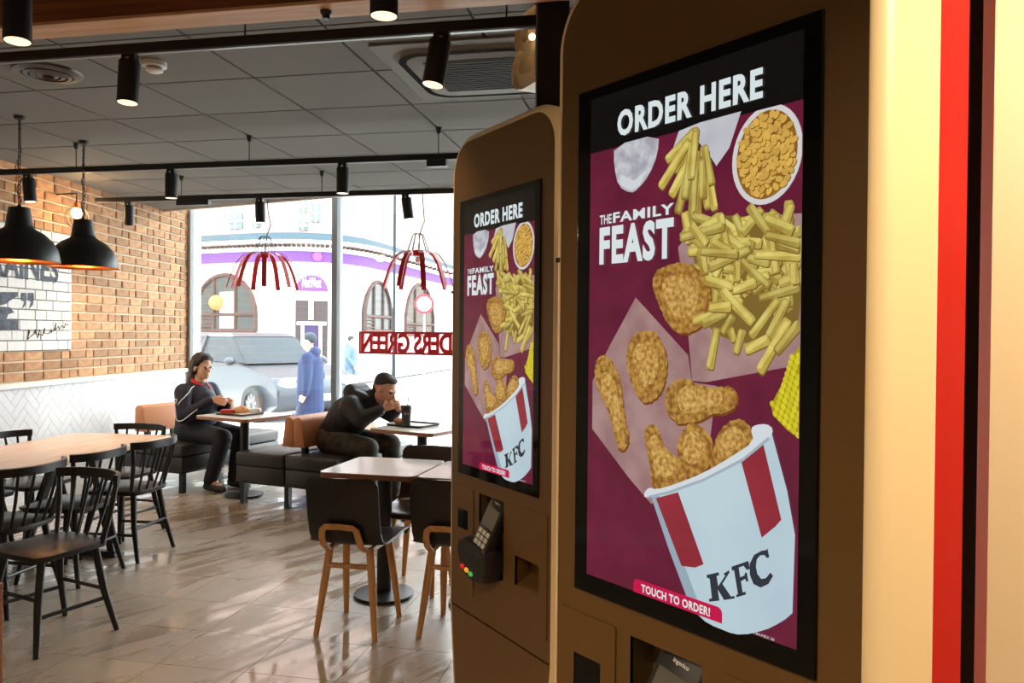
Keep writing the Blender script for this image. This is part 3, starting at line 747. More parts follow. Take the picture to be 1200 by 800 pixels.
for i in range(14): g.box((0, -.21+i*.0323, -.036), (.44, .006, .004))
g.build('grille_bars', mat('dark_ac_bar', srgb(52, 45, 39), .6), e)
# round diffuser and smoke detector
p = at(56, 84, CEIL); e = empty('round_air_diffuser', (p.x, p.y, CEIL), 0, 'round metal air diffuser in the grey ceiling', 'air vent')
m_steel = mat('brushed_steel', srgb(84, 78, 72), .35, metal=.9)
MB().lathe([(.165, 0), (.16, -.012), (.12, -.02), (.118, -.005), (.0, 0)], 32).build('rim', m_steel, e, smooth=True)
for r in (.10, .07, .04): MB().lathe([(r, -.004), (r+.012, -.022), (r-.008, -.026), (r-.014, -.006)], 32, close=True).build('cone', m_steel, e, smooth=True)
p = at(181, 73, CEIL); e = empty('smoke_detector', (p.x, p.y, CEIL), 0, 'round white smoke detector on the grey ceiling', 'smoke detector')
MB().lathe([(0, 0), (.058, 0), (.058, -.022), (.05, -.026), (0, -.026)], 28).build('base', m_white, e, smooth=True)
MB().lathe([(.036, -.026), (.036, -.032), (0, -.032)], 28).build('vent_gap', m_acg, e)
MB().lathe([(0, -.032), (.04, -.032), (.04, -.044), (.028, -.05), (0, -.05)], 28).build('cap', m_white, e, smooth=True)

# ================================================================ furniture
m_bwood = mat('black_stained_wood', (.011, .010, .0095), .36, nscale=6, col2=(.02, .016, .014), stretch=(8, 8, .6), spec=.35)
m_oak = mat('light_oak', srgb(226, 174, 114), .45, nscale=4, col2=srgb(206, 148, 90), stretch=(9, 9, .8))
m_top = mat('pale_wood_tabletop', srgb(232, 202, 172), .26, nscale=3, col2=srgb(222, 184, 150), stretch=(14, 1, 6))
m_wtop = mat('whitish_tabletop', srgb(246, 242, 236), .14, nscale=3, col2=srgb(242, 234, 226), stretch=(1, 9, 6))
m_edge = mat('brown_table_edge', srgb(168, 112, 78), .45)
m_leather = mat('dark_grey_leather', srgb(48, 45, 42), .38, bump=.06, bscale=260)
m_tan = mat('tan_leather', srgb(206, 138, 92), .42, bump=.05, bscale=240)
# long communal table ------------------------------------------------
LT = empty('long_wooden_table', (-3.88, 3.95, 0), R(3.2), 'long pale wooden table with black frame legs by the tiled wall', 'table')
MB().prism(rrect(-.39, -1.25, .39, 1.25, .04), .70, .735).build('tabletop', m_top, LT, bevel=.004)
for sy in (-1, 1):
    f = MB()
    for sx in (-1, 1): f.add(*(lambda a, b, r: (MB().tube([a, b], r, 4).v, MB().tube([a, b], r, 4).f))((sx*.12, sy*.72, .70), (sx*.33, sy*.66, .01), .034))
    f.box((0, sy*.66, .025), (.70, .05, .04)); f.box((0, sy*.72, .68), (.5, .06, .035))
    f.build('leg_frame', m_black, LT)
# spindle chairs -----------------------------------------------------
def spindle_chair():
    e = empty('spindle_back_chair')
    ol = []
    for x, y in ((-.185, -.175), (-.20, 0), (-.215, .15), (-.19, .195), (0, .205), (.19, .195), (.215, .15), (.20, 0), (.185, -.175), (.13, -.205), (0, -.215), (-.13, -.205)): ol.append((x, y))
    MB().prism([(p[0]*.96, p[1]*.96) for p in ol], .425, .455, top=ol).build('seat', m_bwood, e, smooth=True, bevel=.006)
    for sx in (-1, 1):
        for sy in (-1, 1):
            MB().tube([(sx*.14, sy*.135-.005, .43), (sx*.17, sy*.165, .22), (sx*.205, sy*.195-(.02 if sy < 0 else 0), .0)], [.019, .018, .013], 10).build('leg', m_bwood, e, smooth=True)
        MB().tube([(sx*.178, -.178, .17), (sx*.178, .172, .17)], .010, 8).build('stretcher', m_bwood, e, smooth=True)
    for sy, z in ((-.178, .21), (.168, .25)): MB().tube([(-.17, sy, z), (.17, sy, z)], .010, 8).build('stretcher', m_bwood, e, smooth=True)
    # curved top rail
    V = []; F_ = []; n = 15
    def rail(t, z): # t -1..1
        return (.235*math.sin(t*1.15)/math.sin(1.15), -.285+.105*(abs(t)**2.0), z)
    for i in range(n):
        t = -1+2*i/(n-1); x, y, _ = rail(t, 0); dx = .235*1.15*math.cos(t*1.15)/math.sin(1.15); dy = .21*t
        nn = Vector((-dy, dx, 0)).normalized()
        for o, z in ((-.010, .735), (-.012, .78), (.008, .782), (.010, .735)): V.append((x+nn.x*o, y+nn.y*o, z))
    for i in range(n-1):
        for k in range(4): F_.append((i*4+k, i*4+(k+1) % 4, i*4+4+(k+1) % 4, i*4+4+k))
    F_ += [(3, 2, 1, 0), tuple(len(V)-4+k for k in range(4))]
    MB().add(V, F_).build('top_rail', m_bwood, e, smooth=True)
    for i in range(7):
        t = -.93+1.86*i/6; x, y, _ = rail(t, 0); r = .0125 if i in (0, 6) else .0075
        MB().tube([(x*.80, -.19+.045*abs(t)**2, .445), (x*.9, (y-.20)/2-.0+.02*t*t, .60), (x, y, .745)], [r*.9, r*1.15, r], 8).build('back_post' if i in (0, 6) else 'spindle', m_bwood, e, smooth=True)
    return e
proto = spindle_chair()
SC = [(-2.96, 3.36, R(180-16), 'black spindle chair turned away from the long table, its back to the others'),
      (-3.56, 3.70, R(92), 'black spindle chair tucked under the long table behind the turned chair'),
      (-3.57, 4.215, R(92), 'black spindle chair in the middle of the long table aisle side'),
      (-3.57, 4.73, R(93), 'black spindle chair at the far end of the long table aisle side'),
      (-4.32, 4.72, R(-88), 'black spindle chair on the wall side of the long table, towards the far end'),
      (-4.34, 4.22, R(-88), 'black spindle chair on the wall side of the long table, towards the middle'),
      (-3.98, 5.20, R(174), 'black spindle chair at the head of the long table towards the benches'),
      (-3.30, 2.86, R(-100), 'black spindle chair drawn out of the long table near the wooden cabinet')]
for i, (x, y, a, lb) in enumerate(SC):
    o = proto if i == 0 else copy_tree(proto)
    o.location = (x, y, 0); o.rotation_euler = (0, 0, a); tag(o, lb, 'chair', 'black spindle chairs at the long table')
# wooden cabinet corner at the edge of the view
p = at(4, 682, .72); e = empty('wooden_cabinet', (p.x-.30, p.y-.22, 0), 0, 'orange-brown wooden cabinet corner beside the drawn-out chair', 'cabinet')
MB().b2((-.3, -.22, 0), (.3, .22, .70)).build('body', m_wood, e, bevel=.004)
MB().b2((-.3, -.225, .70), (.3, .222, .72)).build('top', m_wood, e, bevel=.003)
MB().b2((-.27, -.236, .05), (.27, -.222, .67)).build('door', m_wood, e, bevel=.003)

# small square tables ------------------------------------------------
def square_table(loc, rz, sx, sy, label, ztop=.74, base_r=.17, m_t=None):
    e = empty('square_pedestal_table', (*loc, 0), rz, label, 'table', 'small square pedestal tables')
    pts = rrect(-sx/2, -sy/2, sx/2, sy/2, .04, 6)
    MB().prism(pts, ztop-.004, ztop).build('laminate_top', m_t or m_wtop, e)
    MB().prism(pts, ztop-.03, ztop-.004).build('edge_band', m_edge, e, smooth=True)
    MB().tube([(0, 0, .02), (0, 0, ztop-.03)], .042, 20).build('column', m_black, e, smooth=True)
    MB().lathe([(0, .03), (.06, .03), (base_r, .018), (base_r, .0), (0, 0)], 36).build('base', m_black, e, smooth=True)
    MB().box((0, 0, ztop-.04), (.3, .3, .02)).build('support_plate', m_black, e)
    return e
square_table((-1.585, 4.30), R(-2), .55, .56, 'white-topped square table with two shell chairs tucked beside it')
square_table((-1.02, 4.28), R(-2), .55, .56, 'white-topped square table half hidden behind the far kiosk')
square_table((-3.80, 6.64), R(-18), .64, .58, 'square table with the woman and her food tray', m_t=m_wtop)
MT = (-1.95, 6.15); square_table(MT, R(-20), .62, .60, 'square table with the black drink cup and the man leaning over', m_t=m_wtop)
# plywood shell chairs -------------------------------------------------
m_shell = mat('black_laminate_shell', (.013, .012, .012), .36)
m_shell_brown = mat('dark_brown_laminate_shell', srgb(66, 46, 40), .3)
def shell_mesh(m):
    prof = [(-.266, .80), (-.2658, .796), (-.2654, .788), (-.265, .776), (-.264, .762), (-.262, .74), (-.252, .66), (-.238, .58), (-.222, .52), (-.20, .483), (-.165, .458), (-.11, .448), (-.03, .45), (.06, .455), (.14, .458), (.19, .452), (.205, .44)]
    n = len(prof); nu = 13; V = []; F_ = []
    for i, (y, z) in enumerate(prof):
        back = z > .49 and y < -.2
        hw = .188 if i < 10 else (.195 if i < 15 else .185)
        if z > .75: hw = .188-.05+math.sqrt(max(0, .05**2-(z-.75)**2))*1.0
        for k in range(nu):
            u = -1+2*k/(nu-1); x = hw*u
            yy, zz = y, z
            if i < 10: yy = y+.03*u*u      # wrap of the back
            else: zz = z+.012*u*u
            if i >= n-1: yy = y-.05*max(0, (abs(u)-.65)/.35)**2
            V.append((x, yy, zz))
    for i in range(n-1):
        for k in range(nu-1): a = i*nu+k; F_.append((a, a+1, a+nu+1, a+nu))
    mb = MB().add(V, F_); me = mb.mesh('shell', m, recalc=True)
    bm = bmesh.new(); bm.from_mesh(me); bmesh.ops.solidify(bm, geom=bm.faces[:], thickness=.012); bmesh.ops.recalc_face_normals(bm, faces=bm.faces); bm.to_mesh(me); bm.free()
    for p in me.polygons: p.use_smooth = True
    me.set_sharp_from_angle(angle=R(40)); return me
def shell_chair(m):
    e = empty('shell_chair')
    link('shell', shell_mesh(m), e)
    for sx in (-1, 1):
        MB().tube([(sx*.105, -.125, .437), (sx*.13, -.15, .22), (sx*.155, -.178, .0)], [.021, .0195, .014], 10).build('leg', m_oak, e, smooth=True)
        MB().tube([(sx*.115, .095, .44), (sx*.135, .135, .22), (sx*.15, .175, .0)], [.021, .0195, .014], 10).build('leg', m_oak, e, smooth=True)
        MB().tube([(sx*.108, -.12, .425), (sx*.112, .09, .428)], .016, 8).build('side_rail', m_oak, e, smooth=True)
    MB().tube([(-.12, -.14, .345), (.12, -.14, .345)], .0135, 10).build('stretcher', m_oak, e, smooth=True)
    MB().tube([(-.115, .10, .425), (.115, .10, .425)], .0135, 10).build('stretcher', m_oak, e, smooth=True)
    # hooped wooden bracket on the back of the shell
    P = [(-.098, -.165, .43), (-.097, -.222, .468), (-.095, -.246, .51), (-.088, -.255, .548), (-.07, -.261, .564), (0, -.264, .568), (.07, -.261, .564), (.088, -.255, .548), (.095, -.246, .51), (.097, -.222, .468), (.098, -.165, .43)]
    V = []; F_ = []
    for i, p in enumerate(P):
        t = (Vector(P[min(i+1, len(P)-1)])-Vector(P[max(i-1, 0)])).normalized(); o = Vector((0, -.85, -.5)).normalized() if 0 < i < len(P)-1 else Vector((0, -.3, -.95)); w_ = t.cross(o).normalized(); o = w_.cross(t)
        for a, b in ((-1, -1), (1, -1), (1, 1), (-1, 1)): V.append(tuple(Vector(p)+w_*a*.016+o*b*.006))
    for i in range(len(P)-1):
        for k in range(4): F_.append((i*4+k, i*4+(k+1) % 4, i*4+4+(k+1) % 4, i*4+4+k))
    F_ += [(0, 1, 2, 3), tuple(len(V)-1-k for k in range(4))]
    MB().add(V, F_).build('back_bracket', m_oak, e, smooth=True, bevel=.003)
    return e
g_ = 'plywood shell chairs at the square tables'
sc = shell_chair(m_shell); sc.location = (-1.54, 3.825, 0); sc.rotation_euler.z = R(-1)
tag(sc, 'black shell chair with oak legs at the white table, clear of the kiosk', 'chair', g_)
o = copy_tree(sc); o.location = (-1.03, 3.90, 0); o.rotation_euler.z = R(-3); tag(o, 'black shell chair with oak legs partly hidden behind the far kiosk', 'chair', g_)
sc = shell_chair(m_shell_brown); sc.location = (-1.45, 4.50, 0); sc.rotation_euler.z = R(178); tag(sc, 'dark brown shell chair facing across the white square table', 'chair', g_)

# benches -----------------------------------------------------------
BR = R(-12)
def bench_unit(name, loc, rz, label, width, length, two_sided, back_from, back_x):
    """origin at the near left foot corner; local x across, y towards the window"""
    e = empty(name, (*loc, 0), rz, label, 'bench', 'leather benches by the window')
    halves = 2 if two_sided else 1; w_ = width/halves
    for i in range(halves):
        x0 = i*w_
        MB().b2((x0+.003, 0, .34), (x0+w_-.003, length, .455)).build('seat_cushion', m_leather, e, smooth=True, bevel=.022, bseg=3)
        MB().b2((x0+.006, .008, .205), (x0+w_-.006, length, .338)).build('base_panel', m_leather, e, smooth=True, bevel=.012)
    f = MB()
    f.b2((.04, .04, .18), (width-.04, .075, .205)); f.b2((.04, length-.08, .18), (width-.04, length-.045, .205))
    f.b2((.04, .04, .18), (.075, length-.045, .205)); f.b2((width-.075, .04, .18), (width-.04, length-.045, .205))
    f.build('under_frame', m_black, e)
    for x in ((.05, width/2, width-.05) if two_sided else (.05, width-.05)):
        for y in (.06, length-.06): MB().box((x, y, .09), (.045, .045, .18)).build('leg', m_black, e)
    bx = back_x
    # wedge shaped back cushion
    def back(x0, x1, t0, t1, sgn):
        P = [(x0, .51), (x1, .51), (t1, .73), (t1-.012, .755), (t1-.035, .768), (t0+.035, .768), (t0+.012, .755), (t0, .73)]
        M = Matrix(((1, 0, 0, 0), (0, 0, 1, 0), (0, 1, 0, 0), (0, 0, 0, 1)))
        MB().prism(P, back_from, length-.02, M).build('back_cushion', m_tan, e, smooth=True, bevel=.008)
    if two_sided: back(bx-.12, bx-.001, bx-.088, bx-.001, 1); back(bx+.001, bx+.12, bx+.001, bx+.088, 1)
    else: back(bx-.06, bx+.09, bx-.06, bx+.05, 1)
    for y in (back_from+.10, back_from+.10+.32, length-.2):
        MB().box((bx+(.05 if two_sided else 0), y, .48), (.04, .05, .07)).build('back_support', m_black, e)
    return e
bench_unit('double_leather_bench', (-3.70, 6.30), BR, 'double-sided dark leather bench with tan back cushion, the man sits on it', 1.06, 1.25, True, .12, .53)
bench_unit('leather_bench', (-5.15, 6.70), BR, 'dark leather wall bench with tan back cushion, the woman sits on it', .80, 1.35, False, .22, .02)

# ================================================================ ordering kiosks
KA, KO = R(-41.78), Vector((.0160, 1.1440, 0))          # the near kiosk: turn and centre of its front
_ku = Vector((math.cos(KA), math.sin(KA), 0)); _kn = Vector((-math.sin(KA), math.cos(KA), 0))
def kuv(px, py):
    """a point of the near kiosk's front: across, up"""
    p = on_plane(px, py, KO, _kn); return (p-KO).dot(_ku), p.z
m_bronze = mat('bronze_kiosk_paint', srgb(116, 84, 42), .42, metal=.25, nscale=300, namt=.08)
m_rim = mat('cream_gold_kiosk_shell', srgb(240, 214, 166), .38)
m_kred = mat('red_kiosk_back', srgb(190, 8, 5), .5, spec=.2)
m_gloss = mat('black_screen_glass', (.003, .003, .003), .05, spec=.22)
m_kblack = mat('black_plastic', (.012, .012, .012), .35)
SX, SZ0, SZ1 = .2165, 1.088, 1.889
def koutline(ins=0, zlow=0.0):
    h, top, r = .289-ins, 2.082-ins, .115-ins
    P = [(-.215+ins, zlow+ins if zlow == 0 else zlow), (.215-ins, zlow+ins if zlow == 0 else zlow), (.262-ins, .45), (h, .685)]
    for i in range(11): q = R(9*i); P.append((h-r+r*math.cos(q), top-r+r*math.sin(q)))
    for i in range(11): q = R(90+9*i); P.append((-h+r+r*math.cos(q), top-r+r*math.sin(q)))
    P += [(-h, .685), (-.262+ins, .45)]
    return [(p[0]+.006, p[1]) for p in P]
def loft(loops):
    """loops: list of (outline, y)"""
    mb = MB(); n = len(loops[0][0]); V = []; F_ = []
    for P, y in loops: V += [(p[0], y, p[1]) for p in P]
    for i in range(len(loops)-1):
        for k in range(n): F_.append((i*n+k, i*n+(k+1) % n, i*n+n+(k+1) % n, i*n+n+k))
    return mb.add(V, F_)
def rect(x0, z0, x1, z1): return [(x0, z0), (x1, z0), (x1, z1), (x0, z1)]
def recess(x0, z0, x1, z1, d, slope=0):
    """open-fronted box set into the front"""
    V = [(x0, 0, z0), (x1, 0, z0), (x1, 0, z1), (x0, 0, z1), (x0, d, z0+slope), (x1, d, z0+slope), (x1, d, z1), (x0, d, z1)]
    return MB().add(V, [(4, 5, 6, 7), (0, 4, 7, 3), (1, 2, 6, 5), (0, 1, 5, 4), (3, 7, 6, 2)])
def kplate(poly, y0, y1, holes=()):
    """flat plate in the xz plane between y0 and y1"""
    mb = MB(); v, f = holes_face(poly, list(holes), y0); mb.add(v, f)
    for loop in [poly]+list(holes):
        n = len(loop); mb.add([(p[0], y0, p[1]) for p in loop]+[(p[0], y1, p[1]) for p in loop], [(i, (i+1) % n, n+(i+1) % n, n+i) for i in range(n)])
    return mb
def flat(polys, layer, step=0):
    mb = MB()
    for i, P in enumerate(polys):
        y = -.0042-.00006*layer-step*i; mb.add([(p[0], y, p[1]) for p in P], [tuple(range(len(P)))])
    return mb
def sm(P, n=3):
    """smooth a closed outline"""
    for _ in range(n):
        Q = []
        for i in range(len(P)):
            a, b = P[i], P[(i+1) % len(P)]; Q += [(a[0]*.75+b[0]*.25, a[1]*.75+b[1]*.25), (a[0]*.25+b[0]*.75, a[1]*.25+b[1]*.75)]
        P = Q
    return P
def rough_edge(P, amp, rs):
    rr = random.Random(rs); return [(p[0]+rr.uniform(-amp, amp), p[1]+rr.uniform(-amp, amp)) for p in P]
def kp(*pts): return [kuv(*p) for p in pts]
def stick(a, b, w_):
    a, b = Vector(a), Vector(b); d = (b-a).normalized(); n = Vector((-d.y, d.x))*w_/2; e_ = d*w_*.25
    return [tuple(a-n*.8), tuple(a-n+e_), tuple(b-n-e_), tuple(b-n*.75), tuple(b+n*.75), tuple(b+n-e_), tuple(a+n+e_), tuple(a+n*.8)]
def ell(c, rx, rz, rot=0, n=18):
    out = []
    for k in range(n):
        q = 2*math.pi*k/n; x, z = rx*math.cos(q), rz*math.sin(q); out.append((c[0]+x*math.cos(rot)-z*math.sin(rot), c[1]+x*math.sin(rot)+z*math.cos(rot)))
    return out
def clip_pic(P):
    for A_, B_, C_ in ((1, 0, PX1), (-1, 0, -PX0), (0, 1, PZ1), (0, -1, -PZ0)): P = clip(P, A_, B_, C_) if P else P
    return P
PX0, PX1, PZ0, PZ1 = -.186, .192, 1.118, 1.787
def ktext(body, x0, z0, x1, z1, bold, m, parent, layer, name='lettering', spacing=1.0):
    v, f, _a = text_polys(body, bold, spacing)
    return MB().add([(x0+(x1-x0)*a, -.0042-.00006*layer, z0+(z1-z0)*b) for a, b in v], f).build(name, m, parent, recalc=False)
def make_kiosk():
    e = empty('ordering_kiosk')
    bay, pock, slot = (-.092, .832, .044, 1.047), (.106, .84, .2225, .9195), (-.217, .926, -.1545, .983)
    ins = .022
    up = [p for p in koutline(ins) if p[1] >= .68]
    up = [(.295-ins, .6895)] + [p for p in up if p[1] > .70] + [(-.283+ins, .6895)]
    mb = kplate(up[::-1], 0, .006, [rect(*bay), rect(*pock)]); mb.build('front_panel', m_bronze, e)
    lowp = [(-.209+ins, .02), (.221-ins, .02), (.268-ins, .45), (.295-ins, .682), (-.283+ins, .682), (-.256+ins, .45)]
    kplate(lowp, .002, .008).build('lower_panel', m_bronze, e)
    loft([(koutline(ins), .004), (koutline(ins), -.0012), (koutline(.018), -.0008), (koutline(.007), .0068), (koutline(.002), .014), (koutline(0), .022), (koutline(0), .12)]).build('shell', m_rim, e, smooth=True)
    mb = loft([(koutline(.002), .12), (koutline(.002), .2)]); P = koutline(.002); mb.add([(p[0], .2, p[1]) for p in P], [tuple(range(len(P)))])
    mb.build('back_panel', m_kred, e)
    MB().b2((-.2, .02, 0), (.2, .19, .02)).build('foot', m_black, e)
    recess(*bay, .05).build('terminal_bay', mat('grey_bay_metal', srgb(150, 130, 98), .35, metal=.6), e)
    recess(*pock, .05, .025).build('receipt_pocket', m_bronze, e)
    lp = kplate(rrect(-.2545, .739, -.122, 1.0505, .006), -.0025, 0, [rect(*slot)]).build('access_panel', m_bronze, e)
    MB().b2((slot[0], -.001, slot[1]), (slot[2], -.0002, slot[3])).build('scanner_window', m_gloss, lp)
    kplate(rrect(.0735, .7405, .257, 1.0505, .006), -.0025, 0, [rect(*pock)]).build('access_panel', m_bronze, e)
    MB().b2((-.2705, -.0035, 1.62), (-.2625, .0, 1.628)).build('indicator', m_kblack, e)
    # card terminal
    t = empty('card_terminal'); t.parent = e
    M = Matrix.Translation((-.008, -.004, .965)) @ Matrix.Rotation(R(-22), 4, 'X') @ Matrix.Rotation(R(9), 4, 'Y')
    b = MB().prism(rrect(-.042, -.085, .042, .085, .012), -.012, .018, M @ Matrix.Rotation(R(90), 4, 'X')).build('terminal_body', m_kblack, e, smooth=True, bevel=.003)
    bpy.data.objects.remove(t); t = b
    def on(name, x0, z0, x1, z1, y0, y1, m): MB().box(((x0+x1)/2, (y0+y1)/2, (z0+z1)/2), (x1-x0, y1-y0, z1-z0), 0, M).build(name, m, t)
    on('display', -.033, -.002, .033, .052, -.0195, -.0175, mat('terminal_display', srgb(96, 92, 86), .12))
    for i in range(3):
        for j in range(3): on('key', -.03+i*.022, -.012-j*.016-.012, -.03+i*.022+.016, -.012-j*.016, -.021, -.0175, mat('light_key', srgb(196, 190, 176), .4))
    tv, tf, _a = text_polys('ingenico', .01)
    MB().add([M @ Vector((-.014+x*.03, -.0185, .064+y*.008)) for x, y in tv], tf).build('lettering', m_text, t, recalc=False)
    # deep privacy hood below with coloured keys
    H = [(-.138, .90), (-.13, .865), (-.095, .816), (-.02, .806), (.038, .835), (.042, .915), (-.03, .925), (-.115, .93)]
    h_ = loft([(sm(H, 2), .0), (sm(H, 2), -.028), (sm([(p[0]*.9-.005, .885+(p[1]-.885)*.86) for p in H], 2), -.05)])
    P = sm([(p[0]*.9-.005, .885+(p[1]-.885)*.86) for p in H], 2); h_.add([(p[0], -.05, p[1]) for p in P], [tuple(range(len(P)))])
    hood = h_.build('keypad_hood', m_kblack, e, smooth=True)
    for i, c in enumerate(((190, 30, 24), (226, 160, 40), (60, 170, 70))):
        c_ = srgb(*c)
        MB().ball((-.095+i*.024, -.05, .846-i*.005), (.011, .006, .007)).build('key', mat('lit_key_%s' % ('red', 'yellow', 'green')[i], c_, .4, emit=c_, estr=.7), hood)
    # screen with its picture
    s = MB().b2((-SX, -.004, SZ0), (SX, .004, SZ1)).build('screen', m_gloss, e, bevel=.0015)
    flat([rect(PX0, PZ0, PX1, PZ1)], 1).build('picture_background', screen_mat('magenta_picture', (106, 28, 55), 14, (90, 22, 47)), s)
    flat([rect(PX0, PZ1, PX1, 1.872)], 1).build('header', screen_mat('black_header', (14, 12, 12)), s)
    white = screen_mat('white_picture', (214, 224, 226)); grey = screen_mat('glass_picture', (160, 158, 168), 60, (196, 198, 205))
    x0, z0 = kuv(727, 157); x1, z1 = kuv(898, 79); _, zb = kuv(897, 115)
    ktext('ORDER HERE', x0, zb-.001, x1, z1, .04, white, s, 40, spacing=1.12)
    x0, _ = kuv(706, 300); x1, _ = kuv(793, 280)
    za, zb = kuv(706, 311)[1], kuv(706, 267)[1]; ktext('FEAST', x0, za, x1, zb, .045, white, s, 40, spacing=1.14)
    zc, zd = kuv(793, 252)[1], kuv(793, 239)[1]
    xm = kuv(722, 255)[0]; ktext('FAMILY', xm, zb+.004, x1, zb+.004+(zd-zc)*1.0, .032, white, s, 40, spacing=1.12); ktext('THE', x0, zb+.004, xm-.003, zb+.004+(zd-zc)*.92, .02, white, s, 40)
    # drink glass
    flat([sm(kp((722, 171), (775, 157), (773, 182), (763, 206), (750, 222), (742, 227), (727, 219), (722, 195)), 1)], 3).build('drink_picture', grey, s)
    flat([kp((730, 205), (745, 212), (760, 200), (752, 218), (742, 224), (729, 217))], 4).build('drink_base_picture', screen_mat('pale_glass_picture', (205, 208, 214)), s)
    # paper cone and hanging fries
    flat([kp((798, 154), (823, 144), (871, 131), (857, 174), (842, 195), (833, 181), (815, 160), (790, 178))], 3).build('paper_cone_picture', screen_mat('paper_picture', (198, 200, 206), 12, (180, 180, 188)), s)
    fry = screen_mat('fries_picture', (186, 168, 84), 30, (158, 130, 56), .22); fryd = screen_mat('fries_shadow_picture', (122, 98, 44))
    rr = random.Random(5)
    def Z3(x, y): return kuv(680+x/3.0786, 80+y/3.0786)
    hang = [((430, 215), (318, 335)), ((425, 230), (345, 372)), ((400, 260), (296, 432)), ((415, 300), (335, 462)), ((410, 330), (358, 522)), ((440, 300), (470, 505)), ((460, 300), (492, 512)), ((452, 280), (482, 420)), ((432, 320), (428, 560)), ((425, 300), (406, 582)), ((418, 260), (382, 470)), ((445, 330), (452, 470)), ((425, 225), (405, 400))]
    fr = [stick(Z3(*a), Z3(*b), rr.uniform(.011, .0145)) for a, b in hang]
    pile = []
    def Z4(x, y): return kuv(680+x/3.333, 320+y/3.333)
    def Z6(x, y): return kuv(740+x/5, 290+y/5)
    bg = [sm(kp((815, 262), (838, 254), (870, 252), (905, 262), (941, 275), (941, 395), (905, 405), (860, 400), (830, 385), (822, 330), (812, 290)), 2)]
    for i in range(84):
        c = Z6(rr.uniform(340, 985), rr.uniform(-170, 330)); a = rr.uniform(0, math.pi); l = rr.uniform(.03, .055); pile.append(((c[0]-l*math.cos(a)/2, c[1]-l*math.sin(a)/2), (c[0]+l*math.cos(a)/2, c[1]+l*math.sin(a)/2)))
    for a, b in (((370, 430), (560, 380)), ((440, 190), (610, 225)), ((470, 120), (710, 5)), ((735, 40), (1008, 55)), ((650, 80), (825, 225)), ((610, 250), (748, 210)), ((760, 295), (1000, 235)), ((540, 250), (730, 440)), ((430, 450), (570, 375)), ((470, 345), (600, 350)), ((875, 300), (715, 525)), ((925, 300), (820, 530)), ((680, 600), (825, 535)), ((935, 420), (765, 730)), ((1005, 440), (860, 610)), ((515, 470), (475, 710)), ((615, 400), (545, 500)), ((590, 470), (620, 550)), ((670, 480), (625, 620)), ((480, -30), (600, 20)), ((300, -60), (560, -120)), ((360, -130), (460, -20)), ((420, 20), (640, 40)), ((640, 80), (630, 200)), ((860, -20), (1000, 10)), ((800, -80), (1005, -20)), ((960, 90), (980, 215))):
        pile.append((Z6(*a), Z6(*b)))
    fr2 = []
    for a, b in pile: fr2.append(stick(a, b, rr.uniform(.0105, .0145)))
    allf = [clip_pic(q) for q in fr+fr2]; allf = [q for q in allf if q and len(q) > 2]
    flat([clip_pic(q) for q in bg], 5).build('fries_shadow_picture', fryd, s)
    sh = []
    for i, q in enumerate(allf):
        cx = sum(p[0] for p in q)/len(q); cz = sum(p[1] for p in q)/len(q)
        sh.append(clip_pic([(cx+(p[0]-cx)*1.03+.0012, cz+(p[1]-cz)*1.03-.0016) for p in q]))
    paper = screen_mat('pink_paper_picture', (166, 134, 130), 20, (148, 112, 112))
    flat([clip_pic(kp((809, 392), (813.5, 446), (830, 447.5), (941, 427), (944, 250), (870, 255), (815, 268), (797, 290), (800, 312)))], 4).build('paper_picture', paper, s)
    mbs = MB(); mbf = MB()
    for i, (a, b) in enumerate(zip(sh, allf)):
        y = -.0042-.00006*6-.000012*i
        mbs.add([(p[0], y, p[1]) for p in a], [tuple(range(len(a)))]); mbf.add([(p[0], y-.000006, p[1]) for p in b], [tuple(range(len(b)))])
    mbh = MB()
    for i, q in enumerate(allf):
        cx = sum(p[0] for p in q)/len(q); cz = sum(p[1] for p in q)/len(q); L_ = max(math.hypot(p[0]-cx, p[1]-cz) for p in q)
        a = max(q, key=lambda p: math.hypot(p[0]-cx, p[1]-cz)); d = Vector((a[0]-cx, a[1]-cz)).normalized(); n = Vector((-d.y, d.x)); n = n if n.y > 0 else -n
        H_ = []
        for p in q:
            v = Vector((p[0]-cx, p[1]-cz)); H_.append((cx+d.x*v.dot(d)*.92+n.x*(v.dot(n)*.5+.0016), cz+d.y*v.dot(d)*.92+n.y*(v.dot(n)*.5+.0016)))
        mbh.add([(p[0], -.0042-.00006*6-.000012*i-.000009, p[1]) for p in H_], [tuple(range(len(H_)))])
    mbs.build('fries_edge_picture', fryd, s); mbf.build('fries_picture', fry, s); mbh.build('fries_light_picture', screen_mat('fries_light_picture', (212, 198, 112), 30, (190, 170, 84), .15), s)
    # beans in a bowl
    bc = kuv(901, 182); bx = kuv(943, 180)[0]-bc[0]; bz = kuv(901, 124)[1]-bc[1]
    flat([clip_pic(ell(bc, bx*1.02, bz, R(-8), 36))], 26).build('bowl_picture', screen_mat('bowl_picture', (206, 204, 204)), s)
    flat([clip_pic(ell(bc, bx*.88, bz*.89, R(-8), 36))], 27).build('bean_sauce_picture', screen_mat('bean_sauce_picture', (150, 104, 34), 30, (120, 78, 22)), s)
    be = []; tries = 0; cen = []
    while len(be) < 120 and tries < 6000:
        tries += 1; q = rr.uniform(0, 6.28); d = math.sqrt(rr.random())*.82
        c = (bc[0]+bx*d*math.cos(q), bc[1]+bz*d*math.sin(q))
        if any((c[0]-o[0])**2+(c[1]-o[1])**2 < .0052**2 for o in cen): continue
        cen.append(c); be.append(clip_pic(ell(c, .0058, .0040, rr.uniform(0, 3.1), 10)))
    flat([[(p[0]+.0009, p[1]-.0011) for p in q] for q in be if q], 28, .000004).build('bean_shadow_picture', screen_mat('bean_shadow_picture', (120, 78, 22)), s)
